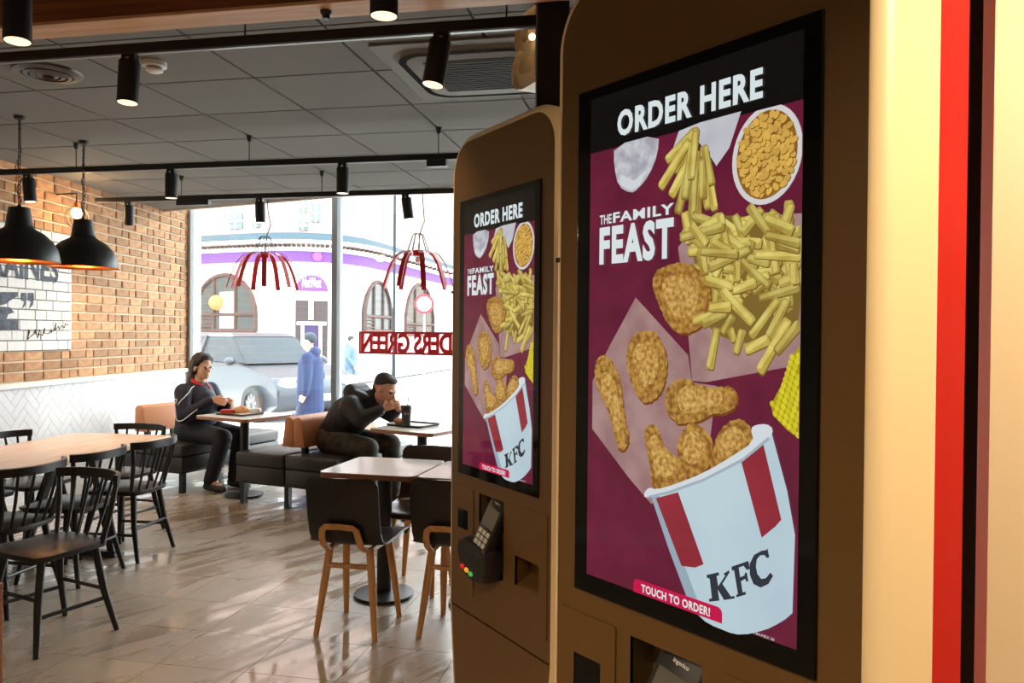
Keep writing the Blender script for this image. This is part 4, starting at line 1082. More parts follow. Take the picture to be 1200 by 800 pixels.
    flat([q for q in be if q], 28.03, .000004).build('bean_picture', screen_mat('bean_picture', (206, 164, 78), 0, None, .16), s)
    # wrapping paper and chicken
    flat([kp((747.5, 348.5), (809, 416), (813.5, 447.5), (842, 452), (835, 512), (806, 566), (766, 590), (740, 560), (696.5, 502), (697, 446), (716, 407))], 7).build('paper_picture', paper, s)
    chick = screen_mat('fried_chicken_picture', (188, 146, 70), 130, (132, 84, 32), 0, 1.0, None, 10)
    chd = screen_mat('chicken_edge_picture', (112, 64, 22))
    CH = [((768, 320), (785, 310), (810, 307), (828, 320), (838, 345), (832, 375), (818, 388), (800, 392), (785, 380), (775, 355), (768, 340)),
          ((745, 392), (760, 386), (775, 390), (785, 415), (784, 445), (775, 465), (757, 475), (745, 455), (737, 430), (738, 405)),
          ((700, 425), (708, 414), (720, 420), (730, 445), (733, 470), (735, 490), (741, 512), (738, 526), (728, 528), (723, 510), (718, 485), (708, 465), (700, 445)),
          ((782, 460), (790, 448), (805, 441), (820, 450), (835, 455), (850, 452), (862, 452), (869, 465), (864, 478), (850, 485), (838, 483), (828, 491), (810, 496), (795, 496), (783, 482)),
          ((757, 505), (765, 495), (774, 500), (778, 515), (786, 528), (805, 540), (812, 562), (790, 578), (768, 575), (765, 550), (760, 525)),
          ((795, 520), (805, 500), (815, 493), (832, 505), (839, 515), (838, 545), (815, 562), (800, 550)),
          ((836, 535), (845, 505), (860, 491), (875, 491), (887, 505), (886, 522), (865, 540), (835, 555))]
    fl = [rough_edge(sm(kp(*c), 3), .0012, i) for i, c in enumerate(CH)]
    chl = screen_mat('chicken_light_picture', (212, 174, 98), 150, (158, 108, 46), 0, 1.0, None, 10)
    for i, q in enumerate(fl):
        mx, mz = sum(p[0] for p in q)/len(q), sum(p[1] for p in q)/len(q)
        flat([[(p[0]+.002, p[1]-.003) for p in q]], 22+i*.1).build('chicken_shadow_picture', chd, s)
        flat([q], 24+i*.1).build('chicken_picture', chick, s)
        flat([[(mx+(p[0]-mx)*.62-.0015, mz+(p[1]-mz)*.62+.002) for p in q]], 26+i*.1).build('chicken_light_picture', chl, s)
    # bucket
    buck = screen_mat('bucket_picture', (186, 206, 214), 5, (172, 194, 206))
    body = kp((766, 580), (788, 645), (811, 706), (820, 718), (830, 727), (839, 732), (849, 736), (859, 740), (868, 742), (880, 741.5), (891, 739), (903, 735.5), (914, 730), (924, 724), (932, 717))+kp((935, 626), (926, 575), (908, 508))+kp((870, 540), (828, 558), (787, 574))
    flat([body], 30).build('bucket_picture', buck, s)
    flat([kp((766, 580), (788, 645), (811, 706), (823, 721), (826, 716), (805, 660), (776, 580))], 31).build('bucket_shade_picture', screen_mat('bucket_shade_picture', (146, 166, 180)), s)
    stripe = screen_mat('bucket_stripe_picture', (148, 44, 58), 8, (134, 36, 50))
    for q in (kp((772, 583), (798, 576), (828, 660), (818, 664), (802, 662)), kp((872, 540), (898, 520), (919, 608), (912, 616), (896, 629))): flat([q], 32).build('bucket_stripe_picture', stripe, s)
    rim = sm(kp((758, 577), (759, 583), (787, 578), (829, 563), (874, 540), (906, 514), (910, 502), (902, 496), (890, 497), (883, 501), (887, 517), (863, 533), (829, 553), (794, 567), (772, 573), (764, 570)), 1)
    flat([rim], 34).build('bucket_rim_picture', screen_mat('bucket_rim_picture', (206, 214, 218)), s)
    flat([kp((764, 580), (787, 574.5), (829, 559.5), (874, 536), (904, 511), (906, 514), (874, 540), (829, 563), (787, 578), (760, 583))], 35).build('bucket_rim_shade_picture', screen_mat('bucket_rim_shade_picture', (158, 172, 184)), s)
    def Z5(x, y): return kuv(680+x/3.0786, 540+y/3.0786)
    K = [(467, 408), (510, 398), (513, 408), (503, 412), (509, 448), (534, 410), (527, 404), (547, 391), (550, 398), (524, 440), (555, 485), (568, 483), (568, 492), (530, 498), (507, 460), (512, 491), (513, 500), (477, 504), (475, 495), (486, 491), (478, 421), (468, 418)]
    Fl = [(557, 378), (618, 357), (623, 386), (612, 390), (601, 375), (583, 381), (588, 416), (604, 409), (605, 400), (612, 399), (618, 430), (611, 432), (606, 422), (591, 430), (597, 470), (608, 468), (609, 478), (575, 488), (573, 480), (580, 476), (566, 391), (558, 392)]
    Cc = [(682, 318), (687, 312), (693, 344), (685, 347), (675, 336), (660, 337), (648, 352), (645, 378), (650, 404), (664, 422), (681, 419), (697, 399), (707, 411), (690, 440), (662, 453), (636, 440), (623, 408), (622, 368), (638, 336), (664, 321)]
    flat([[Z5(*p) for p in q] for q in (K, Fl, Cc)], 38).build('lettering', screen_mat('dark_lettering_picture', (44, 50, 60)), s)
    # touch banner
    b0 = Z5(203, 470); b1 = Z5(523, 598); bt = Z5(225, 433)[1]
    flat([[(b0[0], PZ0), (b1[0], PZ0)]+[(b1[0]-.008+.008*math.cos(R(a)), PZ0+.0125+.008*math.sin(R(a))) for a in range(0, 91, 15)]+[(b0[0]+.008+.008*math.cos(R(a)), PZ0+.0125+.008*math.sin(R(a))) for a in range(90, 181, 15)]], 42).build('banner_picture', screen_mat('pink_banner_picture', (190, 16, 70)), s)
    ktext('TOUCH TO ORDER!', b0[0]+.016, PZ0+.0032, b1[0]-.020, PZ0+.0155, .032, white, s, 44, spacing=1.08)
    ktext('1184-MEX 20', kuv(886, 748)[0], PZ0+.002, kuv(911, 756)[0], PZ0+.0052, .0, white, s, 44)
    # corn
    corn = clip_pic(kp((944, 398), (930, 420), (918, 452), (906.5, 474), (909, 486), (925, 503), (944, 517)))
    flat([corn], 20).build('corn_picture', screen_mat('corn_picture', (168, 152, 20)), s)
    ke = []
    for i in range(14):
        for j in range(7):
            c = kuv(912+j*5.4+i*2.0-8, 486-i*6.6+j*5.0)
            if all(True for _ in (0,)) and inside(c, corn, .0035): ke.append(clip_pic(ell(c, .0036, .0042, R(25), 8)))
    flat([q for q in ke if q], 21).build('kernel_picture', screen_mat('kernel_picture', (206, 194, 40), 0, None, .12), s)
    return e
def inside(c, P, m_):
    r_ = False; n = len(P)
    for i in range(n):
        a, b = P[i], P[(i+1) % n]
        if (a[1] > c[1]) != (b[1] > c[1]) and c[0] < (b[0]-a[0])*(c[1]-a[1])/(b[1]-a[1])+a[0]: r_ = not r_
    return r_
k1 = make_kiosk(); k1.location = KO; k1.rotation_euler.z = KA
gk = 'self-service ordering kiosks'
tag(k1, 'tall bronze ordering kiosk with lit menu screen beside the cream pillar', 'kiosk', gk)
k2 = copy_tree(k1); k2.location = (-.4623, 2.1223, 0); k2.rotation_euler.z = R(-47.39)
tag(k2, 'tall bronze ordering kiosk beside the white tables, in front of the black post', 'kiosk', gk)
# cream pillar beside the near kiosk, salmon edge colours in its red bounce light ------------------
def plan(px, d): q = CAM + ray(px, 400)*d; return Vector((q.x, q.y, 0))
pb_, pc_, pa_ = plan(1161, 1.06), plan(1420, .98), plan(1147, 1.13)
bk = Vector((_kn.x, _kn.y, 0))
e = tag(MB().prism([tuple(v)[:2] for v in (pb_, pc_, pc_+bk*.5, pb_+bk*.5)], 0, CEIL).build('trim_4', m_cream), kind='structure')
MB().prism([tuple(v)[:2] for v in (pa_, pb_, pb_+bk*.5, pa_+bk*.45)], 0, CEIL-.002).build('red_bounce_edge', mat('painted_red_bounce', srgb(244, 150, 106), .8, spec=.1), e)
qa, qb = plan(1085, 1.62), plan(1200, 1.60)
tag(MB().prism([tuple(v)[:2] for v in (qa, qb, qb+bk*.08, qa+bk*.08)], 0, CEIL).build('trim_5', m_blackm), kind='structure')  # black board added to give the gap beside the kiosk its darkness
# black post behind the far kiosk
b = CAM + ray(647, 60)*2.78; post = MB().b2((-.055, -.055, 0), (.055, .055, CEIL)).build('black_post', m_blackm, loc=(b.x, b.y, 0), rot=(0, 0, R(12)), bevel=.004)
tag(post, 'square black post rising behind the far kiosk', 'post')
# hanging channel letter --------------------------------------------
lc = CAM + ray(627, 63)*3.2
e = empty('channel_letter', lc, R(-52), 'cream channel letter with salmon inside hung beside the black post', 'sign letter')
v, f, a_ = text_polys('B', .03); hgt = .30; wid = hgt*a_*.95
F2 = MB(); S2 = MB(); D = .11
vv = [((.5-x)*wid, (y-.5)*hgt) for x, y in v]
F2.add([(x, D/2, z) for x, z in vv], f)
cnt = {}
for q in f:
    for i in range(len(q)): k = tuple(sorted((q[i], q[(i+1) % len(q)]))); cnt[k] = cnt.get(k, 0)+1
for (i, j), c in cnt.items():
    if c == 1: S2.add([(vv[i][0], -D/2, vv[i][1]), (vv[j][0], -D/2, vv[j][1]), (vv[j][0], D/2, vv[j][1]), (vv[i][0], D/2, vv[i][1])], [(0, 1, 2, 3)])
F2.build('back_plate', m_cream, e); S2.build('side_wall', m_cream, e)
MB().add([(x, -D/2+.02, z) for x, z in vv], f).build('inner_face', m_cream, e)
MB().ball((wid*.42, -D/2-.004, .03), .013).build('bulb', emit_mat('warm_bulb_soft', (1, .7, .4), 6), e)
MB().tube([(0, 0, hgt/2), (0, 0, CEIL-lc.z)], .004, 6).build('hanging_rod', m_black, e)

# ================================================================ people
m_skin_w = mat('warm_skin', srgb(214, 166, 138), .5, spec=.3); m_skin_m = mat('fair_skin', srgb(222, 170, 144), .5, spec=.3)
m_eye = mat('eye', (.03, .02, .015), .2)
def hand(mb, wrist, tip, thumb_side, palm_n, curl=.5, s=1.0):
    """palm and five bent fingers; tip gives the palm's direction, palm_n the way the palm faces"""
    w_, d = Vector(wrist), (Vector(tip)-Vector(wrist)).normalized(); pn = Vector(palm_n); pn = (pn-d*pn.dot(d)).normalized(); sd = Vector(thumb_side); sd = (sd-d*sd.dot(d)-pn*sd.dot(pn)).normalized()
    pc = w_+d*.045*s
    for k in (-1.2, 0, 1.2): mb.cap(w_+d*.01+sd*.010*k, w_+d*.075*s+sd*.022*k, .016*s, .0135*s, 8)
    for i, (o, l) in enumerate(((.031, .068), (.0105, .076), (-.0105, .070), (-.031, .055))):
        a = w_+d*.08*s+sd*o*s; b = a+(d*math.cos(curl*.7)+pn*math.sin(curl*.7))*l*.45*s; c = b+(d*math.cos(curl*1.9)+pn*math.sin(curl*1.9))*l*.32*s; e_ = c+(d*math.cos(curl*2.6)+pn*math.sin(curl*2.6))*l*.23*s
        mb.cap(a, b, .0098*s, .009*s, 8); mb.cap(b, c, .009*s, .0083*s, 8); mb.cap(c, e_, .0083*s, .007*s, 8)
    a = w_+d*.03*s+sd*.026*s; b = a+(d*.6+sd*.6+pn*.4).normalized()*.038*s; c = b+(d*.85+sd*.15+pn*.5).normalized()*.03*s
    mb.cap(a, b, .013*s, .0105*s, 8); mb.cap(b, c, .0105*s, .008*s, 8)
def head(mb, c, M, s=1.0, female=False):
    """skull, jaw, nose, lips, brow, ears; M turns the head, +x is the face"""
    def P(x, y, z): return Vector(c) + M @ Vector((x*s, y*s, z*s))
    R3 = M.to_4x4()
    mb.ball(P(-.012, 0, .035), (.098*s, .076*s, .092*s), 20, 14, R3)      # cranium
    mb.ball(P(.028, 0, -.03), (.066*s, .062*s, .085*s), 18, 12, R3)       # face
    mb.ball(P(.052, 0, -.088), (.032*s, .034*s, .028*s), 12, 8, R3)       # chin
    for y in (-1, 1):
        mb.ball(P(.052, y*.036, -.018), (.026*s, .022*s, .022*s), 10, 8, R3)   # cheek
        mb.ball(P(.068, y*.028, .022), (.018*s, .026*s, .010*s), 10, 8, R3)    # brow
        mb.ball(P(-.005, y*.083, -.012), (.022*s, .011*s, .034*s), 12, 8, R3)  # ear
        mb.ball(P(.092, y*.012, -.03), (.012*s, .009*s, .008*s), 8, 6, R3)     # nostril
    mb.cap(P(.086, 0, .012), P(.108, 0, -.024), .009*s, .012*s, 10)            # nose
    mb.ball(P(.084, 0, -.056), (.013*s, .024*s, .007*s), 10, 6, R3); mb.ball(P(.082, 0, -.067), (.013*s, .021*s, .007*s), 10, 6, R3)
    return P
def eyes(P, s, parent):
    for y in (-1, 1): MB().ball(P(.081, y*.029, .004), .0105*s, 10, 8).build('eye', m_eye, parent, smooth='all')

# --- woman -----------------------------------------------------------
WX = R(-14)
wo = Vector((-4.47, 6.93, 0))
b = MB(); Hm = Matrix.Rotation(R(6), 3, 'Y') @ Matrix.Rotation(R(-8), 3, 'Z'); hc = Vector((.07, 0, 1.155)); P = head(b, hc, Hm, .98)
b.cap((.02, 0, .96), (.045, 0, 1.08), .058, .05); b.cap((0, 0, .55), (.01, 0, .90), .12, .12)
rW, lW = Vector((.30, -.10, .86)), Vector((.33, .08, .835))
for sy, W_ in ((-1, rW), (1, lW)):
    sh, el = Vector((.0, sy*.165, .93)), Vector((.08, sy*.235, .70)); b.cap(sh, el, .034, .03); b.cap(el, W_, .03, .025)
    kn, an = Vector((.45, sy*.11, .505)), Vector((.30+.06*(sy > 0), sy*.12, .085)); b.cap((0, sy*.09, .53), kn, .075, .055); b.cap(kn, an, .05, .035); b.cap(an, an+Vector((.14, 0, -.04)), .033, .028)
hand(b, rW, rW+Vector((.1, .045, -.02)), (0, .4, 1), (.1, 1, -.3), .55); hand(b, lW, lW+Vector((.1, -.03, -.025)), (0, -.4, 1), (.1, -1, -.3), .55)
woman = remesh(b, 'person', m_skin_w, .006, None, 3, wo, (0, 0, WX))
tag(woman, 'seated person in navy jacket with red collar and glasses, eating at a table', 'person')
eyes(P, .98, woman)
j = MB(); j.cap((-.03, 0, .58), (-.01, 0, .85), .18, .175, 20); j.cap((.06, 0, .62), (.07, 0, .82), .14, .14, 20); j.cap((-.01, -.11, .91), (-.01, .11, .91), .095, .095); j.cap((.0, 0, .92), (.02, 0, .985), .09, .07)
for sy, W_ in ((-1, rW), (1, lW)):
    sh, el = Vector((.0, sy*.165, .92)), Vector((.08, sy*.235, .70)); j.cap(sh, el, .085, .068); j.cap(el, el+(W_-el)*.9, .066, .046)
m_navy = mat('navy_jacket_cloth', srgb(26, 30, 52), .7, bump=.5, bscale=22)
def wrap(points, o, off):
    out = []
    for i in range(len(points)-1):
        for k in range(5):
            q = Vector(points[i]).lerp(Vector(points[i+1]), k/5); ok, c, n, _ = o.closest_point_on_mesh(q); out.append(c+n*off)
    return out
jk = remesh(j, 'jacket', m_navy, .009, woman, 3)
tr = MB()
for sy in (-1, 1):
    kn, an = Vector((.45, sy*.11, .51)), Vector((.30+.06*(sy > 0), sy*.12, .10)); tr.cap((-.02, sy*.09, .54), kn, .115, .082, 16); tr.cap(kn, an, .08, .062, 16)
tr.cap((-.05, -.06, .55), (-.05, .06, .55), .13, .13, 16)
remesh(tr, 'trousers', mat('dark_trousers', srgb(24, 25, 36), .75, bump=.4, bscale=20), .009, woman, 3)
for sy in (-1, 1):
    an = Vector((.30+.06*(sy > 0), sy*.12, .06)); sh = MB(); sh.cap(an+Vector((-.03, 0, -.01)), an+Vector((.08, 0, -.018)), .045, .042); sh.cap(an+Vector((.08, 0, -.02)), an+Vector((.17, 0, -.025)), .042, .033); sh.cap(an, an+Vector((0, 0, .05)), .045, .045)
    remesh(sh, 'shoe', mat('black_shoe', (.012, .012, .012), .4), .007, woman, 2)
hr = MB(); P2 = lambda x, y, z: hc + Hm @ Vector((x, y, z))
hr.ball(P2(-.028, 0, .048), (.105, .088, .098), 20, 14); hr.ball(P2(.035, 0, .105), (.055, .07, .035), 14, 10); hr.cap(P2(-.085, 0, .02), P2(-.10, 0, -.09), .075, .062, 14); hr.cap(P2(-.10, 0, -.09), P2(-.16, -.01, -.25), .06, .05, 14); hr.cap(P2(-.16, -.01, -.25), P2(-.18, 0, -.36), .048, .03, 14)
for y in (-1, 1): hr.cap(P2(-.01, y*.072, .05), P2(-.045, y*.07, -.06), .03, .026, 10); hr.cap(P2(.045, y*.055, .085), P2(.0, y*.076, .03), .022, .022, 10)
remesh(hr, 'hair', mat('black_brown_hair', (.018, .012, .011), .45, bump=.6, bscale=40, stretch=(6, 6, .6)), .007, woman, 3)
g = MB()
for y in (-1, 1):
    pts = [P(.094, y*.03+.02*math.cos(q), .002+.016*math.sin(q)) for q in [2*math.pi*i/14 for i in range(15)]]; g.tube(pts, .002, 5); g.tube([P(.092, y*.05, .006), P(.0, y*.075, .008)], .002, 5)
g.tube([P(.098, -.01, .006), P(.098, .01, .006)], .002, 5); g.build('glasses', mat('pale_metal', (.6, .6, .62), .2, metal=.9), woman)
c = MB(); ring = [(.03+.068*math.cos(q), .064*math.sin(q), 1.008-.028*math.cos(q)) for q in [R(25)+R(310)*i/20 for i in range(21)]]; c.tube(ring, .0145, 8); c.build('collar', mat('red_collar', srgb(196, 40, 50), .7), woman, smooth='all')
ring = [(.088, .03, .985), (.115, .04, .95), (.135, .035, .925)]; c = MB().tube(ring, [.013, .016, .006], 8); c.build('collar_flap', mat('red_collar'), woman, smooth='all')
pp = MB(); pp.tube(wrap([(.07, -.10, .99), (.075, -.17, .93), (.07, -.235, .86), (.05, -.30, .80)], jk, .002), .005, 6); pp.tube(wrap([(-.05, -.32, .86), (-.02, -.34, .76), (.04, -.33, .64), (.14, -.30, .66), (.26, -.20, .80)], jk, .002), .005, 6)
pp.build('piping', m_text, woman, smooth='all')
_, bc_, bn_, _ = jk.closest_point_on_mesh(Vector((-.02, -.4, .865)))
MB().lathe([(.017, 0), (.025, 0), (.025, .006), (.017, .006)], 18, Matrix.Translation(bc_) @ bn_.to_track_quat('Z', 'Y').to_matrix().to_4x4(), close=True).build('badge', m_text, woman)

# --- man ---------------------------------------------------------------
mo = Vector((-2.86, 6.60, 0)); MXR = R(-16)
b = MB(); Hm = Matrix.Rotation(R(22), 3, 'Y'); hc = Vector((.50, -.01, 1.015)); P = head(b, hc, Hm, 1.03)
b.cap((.34, 0, .90), (.46, 0, .97), .058, .058); b.cap((-.01, 0, .58), (.10, 0, .76), .09, .09); b.cap((.10, 0, .76), (.34, 0, .90), .09, .058)
rW, lW = Vector((.535, -.09, .855)), Vector((.58, .06, .845))
for sy, W_ in ((-1, rW), (1, lW)):
    sh, el = Vector((.27, sy*.18, .87)), Vector((.40, sy*.22, .765)) if sy < 0 else Vector((.42, .2, .78)); b.cap(sh, el, .034, .03); b.cap(el, W_, .03, .027)
    kn, an = Vector((.44, sy*.16, .52)), Vector((.46, sy*.17, .09)); b.cap((0, sy*.10, .53), kn, .08, .058); b.cap(kn, an, .055, .038); b.cap(an, an+Vector((.15, 0, -.045)), .036, .03)
hand(b, rW, rW+Vector((.055, .055, .035)), (.3, 0, 1), (-.2, 1, .1), .75, 1.05); hand(b, lW, lW+Vector((.06, -.045, .035)), (.3, 0, 1), (-.2, -1, .1), .75, 1.05)
man = remesh(b, 'person', m_skin_m, .006, None, 3, mo, (0, 0, MXR))
tag(man, 'seated person in black jacket hunched over a tray with hands at mouth', 'person')
eyes(P, 1.03, man)
j = MB(); j.cap((-.03, 0, .58), (.10, 0, .76), .165, .18, 20); j.cap((.10, 0, .76), (.26, 0, .86), .18, .155, 20); j.cap((.24, -.13, .87), (.24, .13, .87), .11, .11); j.cap((.28, 0, .88), (.37, 0, .935), .10, .085)
j.cap((.19, -.07, .985), (.19, .07, .985), .075, .075); j.cap((.20, -.10, .97), (.36, -.075, .93), .06, .045); j.cap((.20, .10, .97), (.36, .075, .93), .06, .045)   # hood lying on the shoulders
for sy, W_ in ((-1, rW), (1, lW)):
    sh, el = Vector((.27, sy*.18, .87)), Vector((.40, sy*.22, .765)) if sy < 0 else Vector((.42, .2, .78)); j.cap(sh, el, .10, .075); j.cap(el, el+(W_-el)*.86, .074, .05)
remesh(j, 'jacket', mat('black_jacket_cloth', srgb(24, 25, 29), .55, bump=.8, bscale=18), .009, man, 2)
tr = MB()
for sy in (-1, 1):
    kn, an = Vector((.44, sy*.16, .525)), Vector((.46, sy*.17, .10)); tr.cap((-.02, sy*.10, .545), kn, .118, .09, 16); tr.cap(kn, an, .085, .07, 16)
tr.cap((-.05, -.07, .56), (-.05, .07, .56), .13, .13, 16)
remesh(tr, 'trousers', mat('camouflage_trousers', srgb(70, 62, 50), .8, nscale=16, col2=srgb(34, 32, 30), bump=.3, bscale=20), .009, man, 2)
for sy in (-1, 1):
    an = Vector((.46, sy*.17, .06)); sh = MB(); sh.cap(an+Vector((-.03, 0, -.01)), an+Vector((.09, 0, -.016)), .046, .044); sh.cap(an+Vector((.09, 0, -.018)), an+Vector((.19, 0, -.024)), .044, .034); sh.cap(an, an+Vector((0, 0, .05)), .048, .048)
    remesh(sh, 'shoe', mat('black_shoe'), .007, man, 2)
hr = MB(); P2 = lambda x, y, z: hc + Hm @ Vector((x, y, z))
hr.ball(P2(-.024, 0, .056), (.100, .080, .086), 20, 14, Hm.to_4x4()); hr.ball(P2(.03, 0, .098), (.055, .062, .032), 12, 8, Hm.to_4x4()); hr.cap(P2(-.075, 0, 0), P2(-.075, 0, -.05), .05, .042)
remesh(hr, 'hair', mat('short_dark_hair', (.03, .024, .022), .7, bump=.5, bscale=90), .007, man, 2)
# --- passers-by ----------------------------------------------------------
def walker(px, Z, hgt, face, label, coat, trou, coat_len, cap_=True, cup=False, stride=.16):
    p = street(px, Z); s = hgt/1.72; b = MB(); Hm = Matrix.Rotation(R(10), 3, 'Y'); hc = Vector((.03, 0, 1.58))
    P = head(b, hc, Hm, 1.0); b.cap((0, 0, 1.36), (.01, 0, 1.5), .06, .055); b.cap((0, 0, .95), (0, 0, 1.3), .12, .13)
    W = {}
    for sy in (-1, 1):
        st = stride*sy; an = Vector((st, sy*.09, .09)); kn = Vector((st*.5+.05, sy*.095, .5)); b.cap((0, sy*.09, .9), kn, .075, .055); b.cap(kn, an, .05, .036); b.cap(an, an+Vector((.13, 0, -.045)), .034, .028)
        sh, el = Vector((0, sy*.19, 1.36)), Vector((-.05+.03*sy, sy*.25, 1.08)); w_ = Vector((.16, sy*.2, .98)) if cup and sy < 0 else Vector((.06-.05*sy, sy*.24, .84)); W[sy] = (sh, el, w_)
        b.cap(sh, el, .045, .04); b.cap(el, w_, .038, .027); hand(b, w_, w_+Vector((.06, 0, -.08)) if not (cup and sy < 0) else w_+Vector((.1, .02, .0)), (.6, -sy*.6, 0), (0, -sy, 0), .6)
    o = remesh(b, 'person', m_skin_m, .009, None, 2, p, (0, 0, face)); o.scale = (s, s, s); tag(o, label, 'person')
    j = MB(); j.cap((0, 0, coat_len+.12), (0, 0, 1.25), .2, .18, 18); j.cap((0, -.11, 1.34), (0, .11, 1.34), .105, .105); j.cap((-.07, -.06, 1.44), (-.07, .06, 1.44), .075, .075)
    for sh, el, w_ in W.values(): j.cap(sh, el, .085, .072); j.cap(el, el+(w_-el)*.9, .07, .052)
    remesh(j, 'coat', coat, .012, o, 3)
    t = MB()
    for sy in (-1, 1):
        st = stride*sy; an = Vector((st, sy*.09, .10)); kn = Vector((st*.5+.05, sy*.095, .5)); t.cap((0, sy*.09, .9), kn, .10, .075); t.cap(kn, an, .072, .06)
        sh = MB(); sh.cap(an+Vector((-.03, 0, -.05)), an+Vector((.15, 0, -.065)), .045, .034); remesh(sh, 'shoe', mat('black_shoe'), .012, o, 1)
    remesh(t, 'trousers', trou, .012, o, 2)
    hr = MB(); hr.ball(hc+Vector((-.02, 0, .05)), (.105, .085, .09)); remesh(hr, 'knitted_cap' if cap_ else 'hair', mat('dark_slate_cap', srgb(44, 56, 64), .8) if cap_ else mat('short_dark_hair'), .010, o, 2)
    if cup:
        q = o.matrix_basis @ (Vector((.27, -.19, .93)))
        cu = empty('paper_cup', (p.x, p.y, 0), face, 'white paper cup in the hand of the passer-by in a blue coat', 'cup')
        q = Matrix.Translation(p) @ Matrix.Rotation(face, 4, 'Z') @ Vector((.27*s, -.185*s, .915*s)); cu.location = q
        MB().lathe([(0, 0), (.03, 0), (.042, .11), (0, .11)], 16).build('cup_body', m_text, cu, smooth=True); MB().lathe([(0, .11), (.045, .11), (.043, .125), (0, .125)], 16).build('lid', m_text, cu, smooth=True)
    return o
walker(364, 11.2, 1.70, R(180+11), 'passer-by in a blue hooded coat and cap outside the window', mat('blue_grey_coat', srgb(44, 56, 88), .85, bump=.3, bscale=12, spec=.2), mat('slate_trousers', srgb(50, 56, 76), .8), .52, True, True)
walker(411, 21.5, 1.62, R(20), 'passer-by in pale blue jacket walking on the far pavement', mat('pale_blue_jacket', srgb(84, 104, 122), .8), mat('faded_jeans', srgb(84, 112, 150), .8), .72, False)

# ================================================================ small things
# trays, food and cup
m_tray = mat('dark_tray', (.03, .03, .032), .35)
def tray(loc, rz, label, w_=.36, d_=.27):
    e = empty('serving_tray', loc, rz, label, 'tray', 'dark serving trays')
    MB().prism(rrect(-w_/2, -d_/2, w_/2, d_/2, .03), 0, .006).build('base', m_tray, e)
    P = rrect(-w_/2, -d_/2, w_/2, d_/2, .03); Q = rrect(-w_/2-.008, -d_/2-.008, w_/2+.008, d_/2+.008, .035); n = len(P)
    MB().add([(p[0], p[1], .004) for p in P]+[(q[0], q[1], .018) for q in Q]+[(q[0]-.0, q[1], .014) for q in Q], [(i, (i+1) % n, n+(i+1) % n, n+i) for i in range(n)]+[(n+i, n+(i+1) % n, 2*n+(i+1) % n, 2*n+i) for i in range(n)]).build('rim', m_tray, e, smooth=True)
    MB().b2((-w_/2+.03, -d_/2+.03, .006), (w_/2-.03, d_/2-.03, .0075)).build('liner', mat('paper_liner', srgb(230, 226, 220), .7), e)
    return e
tw = Vector((-3.86, 6.66, .741)); tray(tw, R(-18), 'dark tray with a red box and wrapped food before the woman')
rb = MB().prism(rrect(-.06, -.04, .06, .04, .008), 0, .035).build('red_food_box', mat('red_card', srgb(200, 50, 45), .5), loc=tw+Vector((-.10, -.03, .0085)), rot=(0, 0, R(10)), bevel=.004); tag(rb, 'small red food box on the tray before the woman', 'food box')
fb = MB(); fb.cap((-.03, 0, .03), (.05, .02, .03), .032, .03); fb.cap((.0, .02, .05), (.03, .0, .055), .025, .02)
o = remesh(fb, 'wrapped_burger', mat('burger_paper', srgb(236, 196, 150), .7, nscale=20, col2=srgb(220, 150, 100)), .008, None, 2, tw+Vector((.0, .0, .0085))); tag(o, 'wrapped burger in pale paper beside the red food box', 'food')
fb = MB().cap((-.03, 0, .02), (.04, .03, .025), .022, .024); o = remesh(fb, 'crumpled_napkin', mat('white_paper', srgb(240, 238, 235), .8, bump=.6, bscale=40), .008, None, 1, tw+Vector((.11, .04, .0085))); tag(o, 'crumpled white napkin on the tray before the woman', 'napkin')
tm = Vector((-2.06, 6.24, .741)); tray(tm, R(-20), 'dark tray under the black drink cup before the man')
cpx = at(469, 500, .75); e = empty('drink_cup', (cpx.x+.03, cpx.y+.06, .7495), 0, 'black paper drink cup with round logo and straw on the tray', 'cup')
MB().lathe([(0, 0), (.032, 0), (.044, .15), (.046, .152), (.044, .156), (0, .156)], 28).build('cup_body', mat('black_card_cup', (.02, .022, .03), .4), e, smooth=True)
MB().lathe([(0, .156), (.047, .152), (.045, .165), (.04, .17), (0, .17)], 28).build('lid', mat('dark_lid', (.03, .03, .03), .3), e, smooth=True)
MB().tube([(.01, 0, .168), (.02, -.01, .23)], .004, 8).build('straw', m_kblack, e)
cd_ = math.atan2(-e.location.y, -e.location.x)
def cup_print(poly, m, nm, off):
    V = []
    for x, z in poly:
        r_ = .032+.012*z/.15+.0006+off; q = cd_+x/r_; V.append((r_*math.cos(q), r_*math.sin(q), z))
    MB().add(V, [tuple(range(len(V)))]).build(nm, m, e)
cc = (0, .105); Rr = .017
cup_print([(cc[0]+Rr*math.cos(q), cc[1]+Rr*math.sin(q)) for q in [2*math.pi*i/24 for i in range(24)]], m_text, 'logo_disc', 0)
cup_print([(Rr*math.cos(q), cc[1]+Rr*math.sin(q)) for q in [R(5+i*14.6) for i in range(12)]]+[(-.010, cc[1]-.002), (.0, cc[1]+.003), (.010, cc[1]+.006)], mat('logo_red', srgb(200, 50, 40), .5), 'logo_red_wave', .0004)
cup_print([(Rr*math.cos(q), cc[1]+Rr*math.sin(q)) for q in [R(200+i*13) for i in range(11)]]+[(.008, cc[1]-.008), (-.004, cc[1]-.010)], mat('logo_blue', srgb(30, 60, 140), .5), 'logo_blue_wave', .0004)
fb = MB().cap((-.04, 0, .022), (.03, .02, .025), .03, .026); fb.cap((0, -.02, .02), (.05, -.02, .02), .025, .02)
o = remesh(fb, 'fried_chicken_piece', mat('fried_coating', srgb(216, 176, 130), .8, nscale=30, col2=srgb(170, 110, 60), bump=.6, bscale=60), .007, None, 1, tm+Vector((-.08, -.04, .012))); tag(o, 'piece of fried chicken on the tray beside the black cup', 'food')
